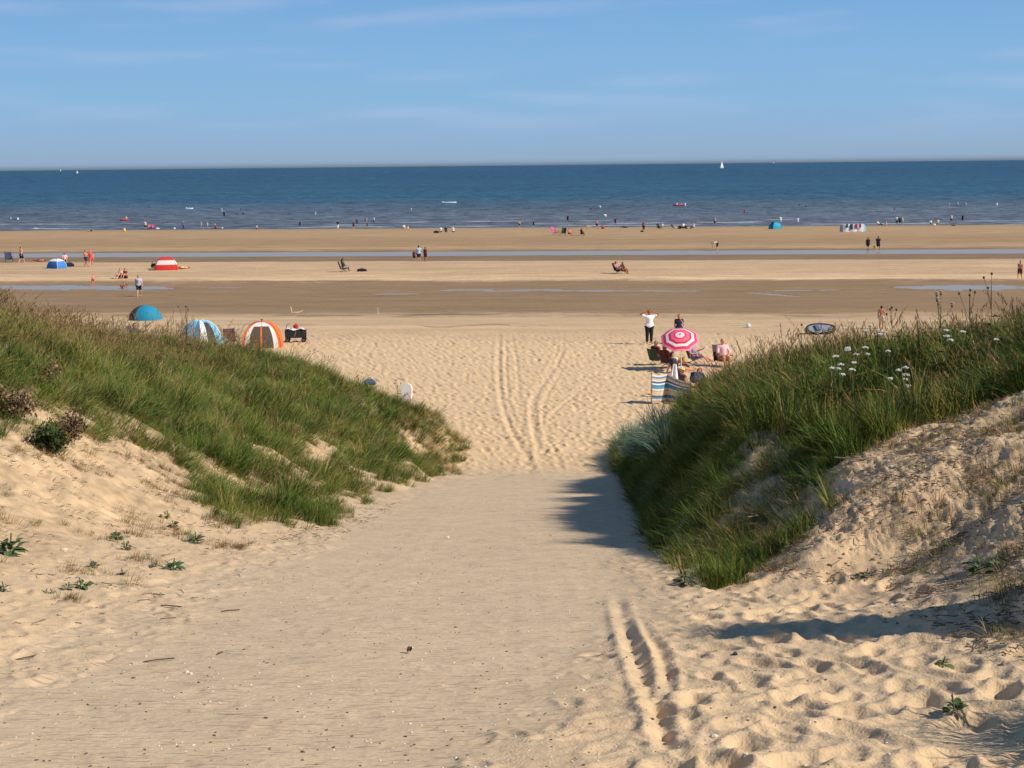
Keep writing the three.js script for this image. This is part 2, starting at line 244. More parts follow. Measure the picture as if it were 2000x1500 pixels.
// what lies on each spot
const DRY = [.51, .358, .205], RAMPC = [.45, .335, .215], WET = [.225, .148, .082], BAR = [.37, .25, .14], DUNE = [.285, .185, .103], MUD = [.17, .118, .078];
function wetness(x, D) {
  const n = fbm(x * .06, D * .22, 4), n2 = fbm(x * .5, D * .9, 3), w = n * 5 + n2 * 2.2;
  let a = smooth(97, 104, D + w) * smooth(136.5, 131.5, D + w * .75);                       // trough behind the first bar
  a = Math.max(a, smooth(170.5, 174.5, D + w * .35) * smooth(206, 197, D + w * .6));         // runnel
  return { a, n, n2, far: smooth(198, 214, D) };
}
function surface(x, d, D, rise) {
  let c, zone = 'dry';
  if (D > 88) {
    const w = wetness(x, D);
    const st = fbm(x * .02 + 5, D * .45, 4), st2 = fbm(x * .045, D * .16 + 4, 3);
    c = [0, 1, 2].map((k) => mix(D < 150 ? mix(DRY[k], BAR[k], smooth(76, 104, D)) : BAR[k], mix(WET[k], MUD[k], D > 165 && D < 200 ? .75 : clamp(.2 + st)), w.a));
    if (D > 134 && D < 172) { const b = smooth(142, 134.5, D + w.n * 4) * .32 + .06 * st; c = c.map((v) => v * (1.08 + b)); }
    if (w.far > 0) { const damp = clamp(.62 - .34 * smooth(225, 262, D) + .26 * smooth(296, 315, D) + .35 * st); c = c.map((v, k) => mix(v, mix(BAR[k] * .95, WET[k], damp), w.far)); }
    { const f = fbm(x * .16, D * 1.1, 3), q = fbm(x * .05 + 40, D * .8, 3); c = c.map((v) => v * (1 + .22 * st + .14 * st2 + .13 * f + .12 * q)); }
    if (w.a > .45 || D > 200) zone = 'wet';
    // dark lines of weed and damp along the last tide marks
    if (D < 108) { const k = Math.max(0, 1 - Math.abs((D - 99.3 - 1.8 * fbm(x * .12, 3, 3)) / 1.3)) * smooth(-.15, .25, fbm(x * .09 + 2, D * .1, 3) + (x > -14 && x < 1 ? .3 : -.2)); c = c.map((v, q) => mix(v, [.075, .06, .05][q], .75 * k)); const k2 = Math.max(0, 1 - Math.abs((D - 90.5 - 2.2 * fbm(x * .16, 8, 3)) / .7)) * smooth(0, .4, fbm(x * .2 + 7, D * .3, 3) + (x > -9 && x < 0 ? .25 : -.15)); c = c.map((v, q) => mix(v, [.085, .066, .05][q], .7 * k2)); }
  } else {
    const n = fbm(x * .22, d * .22, 4), m = fbm(x * 1.1, d * 1.1, 3);
    const fore = smooth(46, 40, d);
    c = [0, 1, 2].map((k) => mix(DRY[k], [.44, .318, .192][k], fore) * (1 + .05 * n + .05 * m));
    if (D > 76) { const g = smooth(76, 92, D + 6 * n); c = c.map((v, k) => mix(v, BAR[k] * 1.06, g)); }
    // both banks take a slightly browner, patchier sand tone; its ragged outline runs beside the ramp
    if (d < 46) { const e = smooth(-.12, .12, Math.max(rampL(d) - 1.5 - x, x - rampR(d) - (d < 13 ? 1.15 + (13 - d) * .12 : .25)) + .55 * n + .3 * m); c = c.map((v, k) => mix(v, [.40, .282, .166][k] * (1 + .2 * n + .26 * m + .2 * N2b(x * 4.5, d * 4.5)), e)); }
    if (d < 44) { const cov = driftCover(x, d), inR = x > rampL(d) - .4 && x < rampR(d) + .15; if (inR) { c = c.map((v, k) => mix(RAMPC[k] * (1 + .05 * n + .035 * m), v, cov)); if (cov < .6) zone = 'ramp'; } }
  }
  return { c, zone };
}
{
  const ds = []; for (let d = -14; d < 4.5; d += .75) ds.push(d); for (let d = 4.5; d < 360; d *= (d < 16 ? 1.0034 : d < 60 ? 1.0036 : 1.0052)) ds.push(d); ds.push(400, 520, 900);
  const us = []; { const inner = 760; for (let i = 0; i <= inner; i++) us.push(-1 + 2 * i / inner); const out = [1.03, 1.08, 1.16, 1.28, 1.45, 1.7, 2.1, 2.8, 4, 7, 12]; us.push(...out); us.unshift(...out.map((v) => -v).reverse()); }
  const nx = us.length, ny = ds.length, pos = new Float32Array(nx * ny * 3), col = new Float32Array(nx * ny * 3), uv = new Float32Array(nx * ny * 2), zn = new Uint8Array(nx * ny);
  const zones = ['dry', 'ramp', 'wet'];
  for (let j = 0; j < ny; j++) { const d = ds[j], W = .375 * Math.max(d, 3) + 2.2;
    for (let i = 0; i < nx; i++) { const x = us[i] * W, o = j * nx + i, out = Math.abs(us[i]) > 1.3;
      const D = d + SHORE * x, y = d > 380 ? -6 : out ? coarseY(x, d) : terrainY(x, d), s = surface(x, d, D, duneRise(x, d));
      pos[o * 3] = x; pos[o * 3 + 1] = y; pos[o * 3 + 2] = -d; col.set(s.c.map((v) => v / .54), o * 3); uv[o * 2] = x / 3.1; uv[o * 2 + 1] = d / 3.1; zn[o] = zones.indexOf(s.zone); } }
  const idx = [[], [], []];
  for (let j = 0; j + 1 < ny; j++) for (let i = 0; i + 1 < nx; i++) { const a = j * nx + i, b = a + 1, c = a + nx, e = c + 1, z = zn[a] === zn[b] && zn[b] === zn[c] ? zn[a] : Math.min(zn[a], zn[b], zn[c], zn[e]); idx[z].push(a, b, c, b, e, c); }
  const full = new THREE.BufferGeometry(); full.setAttribute('position', new THREE.BufferAttribute(pos, 3)); full.setIndex([].concat(idx[0]).concat(idx[1], idx[2])); full.computeVertexNormals();
  const nrm = full.attributes.normal.array;
  const names = ['sand_ground', 'ramp_path', 'wet_sand'];
  for (let z = 0; z < 3; z++) {                       // the same sheet, cut along the edges of its three surfaces
    const map = new Int32Array(nx * ny).fill(-1), P3 = [], C3 = [], U3 = [], M3 = [], I3 = new Uint32Array(idx[z].length); let n = 0;
    idx[z].forEach((v, k) => { if (map[v] < 0) { map[v] = n++; for (let q = 0; q < 3; q++) { P3.push(pos[v * 3 + q]); C3.push(col[v * 3 + q]); M3.push(nrm[v * 3 + q]); } U3.push(uv[v * 2], uv[v * 2 + 1]); } I3[k] = map[v]; });
    const g = new THREE.BufferGeometry(); g.setAttribute('position', new THREE.Float32BufferAttribute(P3, 3)); g.setAttribute('normal', new THREE.Float32BufferAttribute(M3, 3)); g.setAttribute('color', new THREE.Float32BufferAttribute(C3, 3)); g.setAttribute('uv', new THREE.Float32BufferAttribute(U3, 2)); g.setIndex(new THREE.BufferAttribute(I3, 1));
    const m = mesh(names[z], g, groundMats[zones[z]]); m.userData.kind = 'structure';
    m.userData.label = ['dry pale sand of the beach and dunes', 'sloping concrete ramp thinly covered with sand', 'dark wet sand flats between the sand bars'][z]; m.userData.category = ['sand', 'ramp', 'wet sand'][z];
  }
}
// ---------------------------------------------------------------- sea, runnel and pools
const waterTex = (() => { const S = 512, b = new Uint8Array(S * S * 4), n4 = createNoise3D(rng(91)); const per = (i, j, fx, fy) => { const a = i / S, c = j / S; const s = (x, y) => n4(x * fx, y * fy, fx); return s(a, c) * (1 - a) * (1 - c) + s(a - 1, c) * a * (1 - c) + s(a, c - 1) * (1 - a) * c + s(a - 1, c - 1) * a * c; };
  for (let j = 0; j < S; j++) for (let i = 0; i < S; i++) { const o = (j * S + i) * 4, h = .5 + .28 * per(i, j, 5, 9) + .2 * per(i, j, 12, 24) + .14 * per(i, j, 30, 60); b[o] = b[o + 1] = b[o + 2] = clamp(h) * 255; b[o + 3] = 255; }
  const t = new THREE.DataTexture(b, S, S); t.wrapS = t.wrapT = THREE.RepeatWrapping; t.magFilter = THREE.LinearFilter; t.needsUpdate = true; return t; })();
{
  // the sea: wave crests run along the shore; sand stirred up in the shallows browns the water
  const ds = []; for (let d = 286; d < 1500; d *= 1.0022) ds.push(d); for (let d = 1500; d < 11900; d *= 1.02) ds.push(d); ds.push(11950);
  const nx = 420, ny = ds.length, pos = [], col = [], uv = [], idx = [];
  for (let j = 0; j < ny; j++) for (let i = 0; i <= nx; i++) {
    const d = ds[j], t = i / nx * 2 - 1, x = t * (.39 * d + 30) * (Math.abs(t) > .96 ? 1 + (Math.abs(t) - .96) * 60 : 1), D = d + SHORE * x, off = D - 317;
    let y = 0; if (off > -8) { const sh = smooth(0, 60, off); y += (.05 + .1 * sh) * fbm(x * .05 + 3, D * .35, 3); for (const q of [9, 21, 36]) { const c = off - q - 2.5 * fbm(x * .02 + q, 1, 3); y += .16 * Math.exp(-c * c / 1.6) * smooth(-.2, .3, fbm(x * .03 + q, 4, 2)); } if (off > 40) y += .16 * fbm(x * .03, D * .1, 2); }
    pos.push(x, y, -d); uv.push(x / 14, d / 14);
    const deep = smooth(200, 1600, off), mid = smooth(25, 330, off + 60 * fbm(x * .008, D * .01, 2)), pat = fbm(x * .004 + 2, D * .012, 4), rip = fbm(x * .07, D * .075, 3) + .6 * N2b(x * .14 + 9, D * .16), chop = N2(x * .35, D * .2) * smooth(700, 200, off);
    const sh = [.125, .142, .172], md = [.034, .106, .17], dp = [.024, .08, .147]; let c = [0, 1, 2].map((k) => mix(mix(sh[k], md[k], mid), dp[k], deep)); c = c.map((v) => v * Math.max(.3, 1 + .2 * pat + .5 * rip + .3 * chop));
    let foam = 0; for (const q of [9, 21, 36]) { const cc = off - q - 2.5 * fbm(x * .02 + q, 1, 3); foam = Math.max(foam, Math.exp(-cc * cc / 2.5) * smooth(-.05, .4, fbm(x * .035 + q * 3, 9, 3) + .08 * N2b(x * .3, D))); }
    foam = Math.max(foam, smooth(1.6, .3, Math.abs(off - .4)) * smooth(.15, .45, fbm(x * .03, 2, 3)) * .8);
    col.push(...c.map((v) => mix(v, .62, foam * .8)));
  }
  for (let j = 0; j + 1 < ny; j++) for (let i = 0; i < nx; i++) { const a = j * (nx + 1) + i; idx.push(a, a + 1, a + nx + 1, a + 1, a + nx + 2, a + nx + 1); }
  const g = new THREE.BufferGeometry(); g.setAttribute('position', new THREE.Float32BufferAttribute(pos, 3)); g.setAttribute('color', new THREE.Float32BufferAttribute(col, 3)); g.setAttribute('uv', new THREE.Float32BufferAttribute(uv, 2)); g.setIndex(idx); g.computeVertexNormals();
  const m = mesh('sea_water', g, new THREE.MeshPhysicalMaterial({ vertexColors: true, roughness: .42, ior: 1.33, specularIntensity: .55, bumpMap: waterTex, bumpScale: .5 }));
  m.userData.kind = 'structure'; m.userData.label = 'blue sea with small waves up to the horizon'; m.userData.category = 'sea';
}
const poolMat = new THREE.MeshPhysicalMaterial({ color: rgb(.36, .31, .26), roughness: .3, ior: 1.33, bumpMap: waterTex, bumpScale: .0012 });
function sheet(name, x0, x1, D0, D1, y, label) { const n = 24, pos = [], uv = [], idx = []; for (let j = 0; j <= 3; j++) for (let i = 0; i <= n; i++) { const x = mix(x0, x1, i / n), D = mix(D0, D1, j / 3), d = D - SHORE * x; pos.push(x, y, -d); uv.push(x / 3, d / 3); } for (let j = 0; j < 3; j++) for (let i = 0; i < n; i++) { const a = j * (n + 1) + i; idx.push(a, a + 1, a + n + 1, a + 1, a + n + 2, a + n + 1); }
  const g = new THREE.BufferGeometry(); g.setAttribute('position', new THREE.Float32BufferAttribute(pos, 3)); g.setAttribute('uv', new THREE.Float32BufferAttribute(uv, 2)); g.setIndex(idx); g.computeVertexNormals(); const m = mesh(name, g, poolMat); m.userData.kind = 'structure'; m.userData.label = label; m.userData.category = 'water'; return m; }
sheet('runnel_water', -160, 160, 184, 201, EYE - 11.10, 'long shallow channel of water lying along the beach');
for (const o of pools) { const g = new THREE.BufferGeometry(), n = 40, pos = [o.x, o.L, -(o.D - SHORE * o.x)], uv = [0, 0], idx = []; for (let i = 0; i < n; i++) { const a = i / n * Math.PI * 2, x = o.x + Math.cos(a) * o.rx * 1.5, D = o.D + o.slant * (x - o.x) + Math.sin(a) * o.rd * 1.5; pos.push(x, o.L, -(D - SHORE * x)); uv.push(x / 3, D / 3); idx.push(0, 1 + i, 1 + (i + 1) % n); }
  g.setAttribute('position', new THREE.Float32BufferAttribute(pos, 3)); g.setAttribute('uv', new THREE.Float32BufferAttribute(uv, 2)); g.setIndex(idx); g.computeVertexNormals(); const m = mesh('tide_pool_water', g, poolMat); m.userData.kind = 'structure'; m.userData.label = 'shallow pool of water on the wet sand'; m.userData.category = 'water'; }

// ================================================================ vegetation
function blade(rnd, h, w, lean, az, x0, z0, seg = 4) { // one tapering, arching strip
  const p = [], idx = [], dx = Math.cos(az), dz = Math.sin(az), tw = az + 1.2 + rnd() * .8, wx = Math.cos(tw) * w / 2, wz = Math.sin(tw) * w / 2;
  for (let i = 0; i <= seg; i++) { const t = i / seg, b = lean * t * t, y = h * (t - .28 * lean * t * t * t), cx = x0 + dx * b * h, cz = z0 + dz * b * h, k = i === seg ? .08 : 1 - .75 * t * t; p.push(cx - wx * k, y, cz - wz * k, cx + wx * k, y, cz + wz * k); }
  for (let i = 0; i < seg; i++) { const a = i * 2; idx.push(a, a + 1, a + 2, a + 1, a + 3, a + 2); }
  return { p, idx };
}
function clump(seed, n, rad, h0, h1, w, lean0, lean1, straw, opt = {}) {
  const r = rng(seed), pos = [], col = [], idx = [];
  for (let i = 0; i < n; i++) { const a = r() * 6.283, q = Math.sqrt(r()) * rad, h = mix(h0, h1, r() ** 1.2), az = a + (r() - .5) * 1.4;
    const b = blade(r, h, w * (.7 + .6 * r()), mix(lean0, lean1, r()), az, Math.cos(a) * q, Math.sin(a) * q), o = pos.length / 3; pos.push(...b.p); b.idx.forEach((v) => idx.push(v + o));
    const dry = r() < straw, g = .72 + .5 * r(), c = dry ? [2.6 * g, 1.55 * g, 1.9 * g] : [g * (.85 + .3 * r()), g, g * (.7 + .5 * r())]; for (let k = 0; k < b.p.length / 3; k++) col.push(...c); }
  const g = new THREE.BufferGeometry(); g.setAttribute('position', new THREE.Float32BufferAttribute(pos, 3)); g.setAttribute('color', new THREE.Float32BufferAttribute(col, 3)); g.setIndex(idx); g.computeVertexNormals(); return g;
}
const grassMat = new THREE.MeshPhysicalMaterial({ vertexColors: true, roughness: .75, side: THREE.DoubleSide, specularIntensity: .25 });
function slopeN(x, d) { const e = .25, gx = (coarseY(x + e, d) - coarseY(x - e, d)) / (2 * e), gd = (coarseY(x, d + e) - coarseY(x, d - e)) / (2 * e); return new THREE.Vector3(-gx, 1, gd).normalize(); }
const seen = (x, d, m) => Math.abs(x) < .345 * d + m;
const _q = new THREE.Quaternion(), _q2 = new THREE.Quaternion(), _m4 = new THREE.Matrix4(), _up = new THREE.Vector3(0, 1, 0), _s = new THREE.Vector3();
function turf(name, label, geos, spots, category) {     // spots: [x, d, scale, [r,g,b], lean vector, sink]
  const lists = geos.map(() => []); spots.forEach((s, i) => lists[i % geos.length].push(s));
  lists.forEach((l, k) => { if (!l.length) return; const im = new THREE.InstancedMesh(geos[k], grassMat, l.length), r = rng(900 + k), c = new THREE.Color();
    l.forEach((s, i) => { const up = slopeN(s[0], s[1]).multiplyScalar(.45).add(_up.clone().multiplyScalar(.55)).add(s[4]).normalize(); _q.setFromUnitVectors(_up, up); _q2.setFromAxisAngle(_up, r() * 6.283); _q.multiply(_q2); const sc = s[2] * (.8 + .4 * r()); _s.set(sc, sc * (.85 + .3 * r()), sc); _m4.compose(new THREE.Vector3(s[0], terrainY(s[0], s[1]) - .02, -s[1]), _q, _s); im.setMatrixAt(i, _m4); im.setColorAt(i, c.setRGB(...s[3])); });
    im.name = numbered(name); im.castShadow = im.receiveShadow = true; im.userData.kind = 'stuff'; im.userData.label = label; im.userData.category = category || 'grass'; scene.add(im); });
}
const GREEN = [.102, .146, .026], LUSH = [.062, .114, .020], OLIVE = [.165, .15, .043], STRAW = [.36, .27, .125], BROWN = [.16, .10, .05];
const mix3 = (a, b, t) => a.map((v, i) => mix(v, b[i], t));
const fine = [1, 2, 3, 4, 5, 6, 7, 8].map((s) => s < 5 ? clump(s, 30, .15, .12, .52, .0085, .2, 1.15, .2) : s < 7 ? clump(s, 22, .22, .15, .4, .008, .7, 1.7, .3) : clump(s, 26, .09, .3, .6, .0085, .1, .6, .1));
const tuft = [11, 12, 13].map((s) => clump(s, 18, .08, .06, .2, .006, .2, .9, .15));
const stems = [21, 22, 23, 24].map((s) => { // tall flowering stems with feathery heads
  const r = rng(s), pos = [], col = [], idx = []; for (let i = 0; i < 4; i++) { const a = r() * 6.283, q = r() * .15, h = mix(.55, .95, r()), az = -.3 + (r() - .5) * 1.4, ln = .2 + .35 * r(); const add = (b, c) => { const o = pos.length / 3; pos.push(...b.p); b.idx.forEach((v) => idx.push(v + o)); for (let k = 0; k < b.p.length / 3; k++) col.push(...c); }; const x0 = Math.cos(a) * q, z0 = Math.sin(a) * q;
    add(blade(r, h, .0055, ln, az, x0, z0, 5), [1, 1, 1]); for (let k = 0; k < 9; k++) { const t = .78 + .22 * k / 9, b = ln * t * t, y = h * (t - .28 * ln * t * t * t); const bb = blade(r, .05, .008, .4, r() * 6.28, 0, 0, 2); for (let m = 0; m < bb.p.length; m += 3) { bb.p[m] += x0 + Math.cos(az) * b * h; bb.p[m + 1] += y; bb.p[m + 2] += z0 + Math.sin(az) * b * h; } add(bb, [1.05, .95, .9]); } }
  const g = new THREE.BufferGeometry(); g.setAttribute('position', new THREE.Float32BufferAttribute(pos, 3)); g.setAttribute('color', new THREE.Float32BufferAttribute(col, 3)); g.setIndex(idx); g.computeVertexNormals(); return g; });
{
  const r = rng(404), L = [], Ls = [], R = [], Rs = [], T = [], X = [];
  const wind = new THREE.Vector3(.22, 0, .06);
  // bare hollows in the left slope
  const hollow = [[470, 872, 1.1, .35], [545, 905, 1.3, .45], [615, 900, .55, 1.2], [640, 880, .7, .5], [700, 925, .8, .4], [480, 965, .8, .35], [585, 945, .6, .5], [805, 880, .6, .6]].map(([u, v, a, b]) => ({ ...groundCoarse(u, v), a, b }));
  const bareAt = (x, d) => { let k = 0; for (const h of hollow) k = Math.max(k, 1 - Math.hypot((x - h.x) / h.a, (d - h.d) / (h.b * 2.2))); return k + .35 * N2(x * 1.4, d * 1.4); };
  for (let i = 0; i < 64000; i++) { const x = mix(-24, -1, r()), d = mix(19, 53, r()); const wx = x + .55 * N2(x * .9, d * .7), wd = d + .9 * N2b(x * .9, d * .7); if (!seen(x, d, 2.5) || !inPoly(leftTurf, wx, wd)) continue; const low = smooth(1.5, .35, duneRise(x, d)), hol = bareAt(x, d) + low * (.0 + .42 * fbm(x * 1.3, d * 1.1, 2)); if (hol > .36 && r() < .93) continue;
    const rise = duneRise(x, d), edge = inPoly(leftTurf, x - .0, d - .9) && inPoly(leftTurf, x + .6, d) ? 1 : .72; if (rise > 2.6 && d > 47) continue; if (r() > (d < 30 ? 1 : .86)) continue;
    const n = fbm(x * .28, d * .28, 3), m = N2b(x * .9, d * .9); const up = smooth(1.8, 3.2, rise + n), nose = smooth(-4.2, -2.2, x) * smooth(38, 42, d);
    let c = mix3(LUSH, GREEN, clamp(.5 + .6 * m)); c = mix3(c, OLIVE, clamp(.0 + .4 * up * smooth(-6, -9, x) + .5 * n)); c = mix3(c, STRAW, clamp(.06 * up + .45 * Math.max(0, m - .45))); if (nose > .1 && m > 0) c = mix3(c, [.28, .20, .10], nose * .35); c = mix3(c, [.125, .14, .062], clamp(.3 * N2(x * .6 + 90, d * .6))); if (r() < .05) c = mix3(c, STRAW, .7);
    { const g = .74 + .6 * r(); c = c.map((v) => v * g); } const dn = slopeN(x, d); L.push([x, d, (.5 + .36 * r() + .3 * clamp(.5 + N2(x * .75 + 40, d * .75))) * edge * (hol > .1 ? .7 : 1), c, new THREE.Vector3(.12 + .45 * N2(x * .5 + 70, d * .4), 0, .06 + .4 * N2b(x * .5, d * .4 + 50)).add(new THREE.Vector3(dn.x * .7, 0, dn.z * .4)), 0]); }
  for (let i = 0; i < 5200; i++) { const x = mix(-24, -2, r()), d = mix(22, 50, r()); if (!seen(x, d, 1.5) || !inPoly(leftTurf, x, d)) continue; const rise = duneRise(x, d); const crest = smooth(2.0, 3.2, rise); if (r() > Math.max(.09, crest * (x < -7.5 ? 1 : .28))) continue; Ls.push([x, d, .8 + .35 * r(), mix3([.34, .25, .12], [.24, .17, .085], r()), wind, 0]); }
  for (let i = 0; i < 46000; i++) { const x = mix(1.5, 11, r()), d = mix(13, 47, r() ** 1.25); if (!seen(x, d, 2.2)) continue; const wx = x + .18 * N2(x * 2, d * 2), wd = d + .3 * N2b(x * 2, d * 2); if (!inPoly(rightTurf, d > 20 ? x : wx, d > 20 ? d : wd)) continue; const thin = d < 17.6 - .5 * N2(x, d) && x - rampR(d) < 1.75, dense = !thin; if (thin && r() > (.3 + .7 * smooth(-.2, .3, fbm(x * .9 + 3, d * .9, 3)))) continue; if (dense && d > 30 && r() < .3) continue;
    const n = fbm(x * .35, d * .35, 3), m = N2b(x * 1.1, d * 1.1); let c = mix3(LUSH, GREEN, clamp(.5 + .6 * m)); c = mix3(c, OLIVE, clamp(.05 + .7 * n)); c = mix3(c, STRAW, clamp(.3 * Math.max(0, m - .4) + .12 * Math.max(0, n))); { const g = .75 + .6 * r(); c = c.map((v) => v * g); } if (r() < .06) c = mix3(c, STRAW, .6); const dn = slopeN(x, d);
    R.push([x, d, (thin ? .4 + .22 * r() : x - rampR(d) < 1.15 && d < 41 ? .62 : .95) * (.62 + .4 * r() + .3 * clamp(.5 + N2(x * .8 + 40, d * .8))), c, new THREE.Vector3(.35 * N2(x * .6 + 70, d * .5) + dn.x * .55, -.0, .3 * N2b(x * .6, d * .5 + 50) + dn.z * .4), 0]); }
  for (let i = 0; i < 5200; i++) { const x = mix(3, 12, r()), d = mix(17, 46, r()); if (!seen(x, d, 1.5) || !inPoly(rightTurf, x, d)) continue; const rise = duneRise(x, d); if (r() > smooth(1.0, 2.4, rise) * .5) continue; Rs.push([x, d, .75 + .35 * r(), mix3([.34, .25, .12], [.22, .155, .08], r()), new THREE.Vector3(.12, 0, .05), 0]); }
  // scattered tufts on the bare sand of both banks
  for (let i = 0; i < 14000; i++) { const x = mix(-9, -2.4, r()), d = mix(9, 27, r()); if (!seen(x, d, 1) || inPoly(leftTurf, x, d) || x > rampL(d) - .35) continue; const k = fbm(x * .7 + 11, d * .7, 3) + .3 * smooth(17, 23, d) * smooth(-6.5, -4, x) - .05; if (r() > smooth(.05, .5, k)) continue; T.push([x, d, .25 + .6 * r(), mix3(r() < .35 ? [.14, .1, .055] : [.09, .12, .04], STRAW, r() * .4), wind, 0]); }
  for (let i = 0; i < 26000; i++) { const x = mix(1.8, 7, r()), d = mix(7, 20, r()); if (!seen(x, d, 1) || inPoly(rightTurf, x, d)) continue; const rise = duneRise(x, d); if (rise < .12) continue; const k = fbm(x * .8 + 31, d * .8, 3); if (r() > smooth(-.05, .45, k)) continue; X.push([x, d, .25 + .75 * r() * r(), mix3(r() < .35 ? [.15, .115, .06] : [.09, .13, .03], STRAW, r() * .4), new THREE.Vector3(-.1, 0, .1), 0]); }
  // grass on the bank just beside the viewer, out of the picture on the right, that shades the sand
  const O = [], O2 = []; for (let i = 0; i < 150; i++) { O.push([mix(3.7, 5.0, r()), mix(9.3, 9.7, r()), .3 + .3 * r(), mix3(GREEN, OLIVE, r()), new THREE.Vector3(-.1, 0, 0), 0]); O2.push([mix(2.95, 3.7, r()), mix(6.0, 6.9, r()), .5 + .35 * r(), mix3(GREEN, STRAW, r() * .6), new THREE.Vector3(-.2, 0, 0), 0]); }
  console.log('turf', L.length, Ls.length, R.length, Rs.length, T.length, X.length, O.length);
  turf('dune_grass', 'thick green and straw coloured grass covering the dune beside the tents', fine, L);
  turf('seeding_grass', 'tall dry seeding grass stems along the crest in front of the tents', stems, Ls);
  turf('dune_grass', 'thick green grass over the shaded dune beside the windbreak', fine, R);
  turf('seeding_grass', 'tall dry seeding stems among the white flowers', stems, Rs);
  turf('grass_tufts', 'small sparse tufts on the bare sand bank under the tent dune', tuft, T);
  turf('grass_tufts', 'small sparse tufts on the rough sand bank below the white flowers', tuft, X);
  
  // blue-green lyme grass at the nose of the shaded dune
  const B = []; const lyme = [31, 32, 33].map((s) => clump(s, 22, .12, .5, .95, .014, .35, .9, .04)); for (let i = 0; i < 120; i++) { const u = mix(1222, 1318, r()), v = mix(850, 905, r()); const p = groundCoarse(u, v); if (p.d > 47) continue; B.push([p.x, p.d, .75 + .35 * r(), mix3([.115, .185, .13], [.17, .24, .16], r()), new THREE.Vector3(-.3, 0, .1), 0]); }
  turf('bank_grass', 'tall grass on the bank beside the footprints', lyme, O); turf('bank_grass', 'low grass on the bank beside the footprints', lyme, O2);
  turf('lyme_grass', 'blue green lyme grass tuft at the foot of the windbreak', lyme, B);
}

// ================================================================ people
// naive surface nets over a distance field: one continuous skin round a set of tapered bones
function skin(bones, cell, k) {
  const lo = [1e9, 1e9, 1e9], hi = [-1e9, -1e9, -1e9];
  const B = bones.map((b) => ({ a: b[0], b: b[1], ra: Math.max(b[2], cell * .62), rb: Math.max(b[3], cell * .62) }));
  for (const b of B) for (const [p, r] of [[b.a, b.ra], [b.b, b.rb]]) for (let q = 0; q < 3; q++) { lo[q] = Math.min(lo[q], p[q] - r - cell * 2); hi[q] = Math.max(hi[q], p[q] + r + cell * 2); }
  const n = [0, 1, 2].map((q) => Math.ceil((hi[q] - lo[q]) / cell) + 1), [nx, ny, nz] = n, f = new Float32Array(nx * ny * nz).fill(9);
  for (const b of B) { const R = Math.max(b.ra, b.rb) + k * 1.6 + cell * 2, i0 = [0, 1, 2].map((q) => Math.max(0, Math.floor((Math.min(b.a[q], b.b[q]) - R - lo[q]) / cell))), i1 = [0, 1, 2].map((q) => Math.min(n[q] - 1, Math.ceil((Math.max(b.a[q], b.b[q]) + R - lo[q]) / cell)));
    const u = [0, 1, 2].map((q) => b.b[q] - b.a[q]), uu = u[0] * u[0] + u[1] * u[1] + u[2] * u[2] || 1e-9;
    for (let z = i0[2]; z <= i1[2]; z++) for (let y = i0[1]; y <= i1[1]; y++) for (let x = i0[0]; x <= i1[0]; x++) {
      const p0 = lo[0] + x * cell - b.a[0], p1 = lo[1] + y * cell - b.a[1], p2 = lo[2] + z * cell - b.a[2], t = clamp((p0 * u[0] + p1 * u[1] + p2 * u[2]) / uu);
      const d = Math.hypot(p0 - u[0] * t, p1 - u[1] * t, p2 - u[2] * t) - mix(b.ra, b.rb, t), o = (z * ny + y) * nx + x, e = f[o], h = clamp(.5 + .5 * (e - d) / k); f[o] = e > 8 ? d : mix(e, d, h) - k * h * (1 - h); } }
  const id = new Int32Array(nx * ny * nz).fill(-1), pos = [], idx = [], at = (x, y, z) => f[(z * ny + y) * nx + x];
  const E = [[0, 1], [2, 3], [4, 5], [6, 7], [0, 2], [1, 3], [4, 6], [5, 7], [0, 4], [1, 5], [2, 6], [3, 7]];
  for (let z = 0; z + 1 < nz; z++) for (let y = 0; y + 1 < ny; y++) for (let x = 0; x + 1 < nx; x++) {
    const v = []; let m = 0; for (let c = 0; c < 8; c++) { const g = at(x + (c & 1), y + (c >> 1 & 1), z + (c >> 2)); v.push(g); if (g < 0) m++; } if (m === 0 || m === 8) continue;
    let sx = 0, sy = 0, sz = 0, s = 0; for (const [a, b] of E) if ((v[a] < 0) !== (v[b] < 0)) { const t = v[a] / (v[a] - v[b]); sx += mix(a & 1, b & 1, t); sy += mix(a >> 1 & 1, b >> 1 & 1, t); sz += mix(a >> 2, b >> 2, t); s++; }
    id[(z * ny + y) * nx + x] = pos.length / 3; pos.push(lo[0] + (x + sx / s) * cell, lo[1] + (y + sy / s) * cell, lo[2] + (z + sz / s) * cell); }
  const quad = (a, b, c, d, flip) => { if (a < 0 || b < 0 || c < 0 || d < 0) return; flip ? idx.push(a, c, b, b, c, d) : idx.push(a, b, c, b, d, c); };
  const I = (x, y, z) => id[(z * ny + y) * nx + x];
  for (let z = 1; z + 1 < nz; z++) for (let y = 1; y + 1 < ny; y++) for (let x = 1; x + 1 < nx; x++) { const s = at(x, y, z) < 0;
    if (s !== at(x + 1, y, z) < 0) quad(I(x, y - 1, z - 1), I(x, y, z - 1), I(x, y - 1, z), I(x, y, z), !s);
    if (s !== at(x, y + 1, z) < 0) quad(I(x - 1, y, z - 1), I(x, y, z - 1), I(x - 1, y, z), I(x, y, z), s);
    if (s !== at(x, y, z + 1) < 0) quad(I(x - 1, y - 1, z), I(x, y - 1, z), I(x - 1, y, z), I(x, y, z), !s); }
  const g = new THREE.BufferGeometry(); g.setAttribute('position', new THREE.Float32BufferAttribute(pos, 3)); g.setIndex(idx); g.computeVertexNormals(); return g;
}
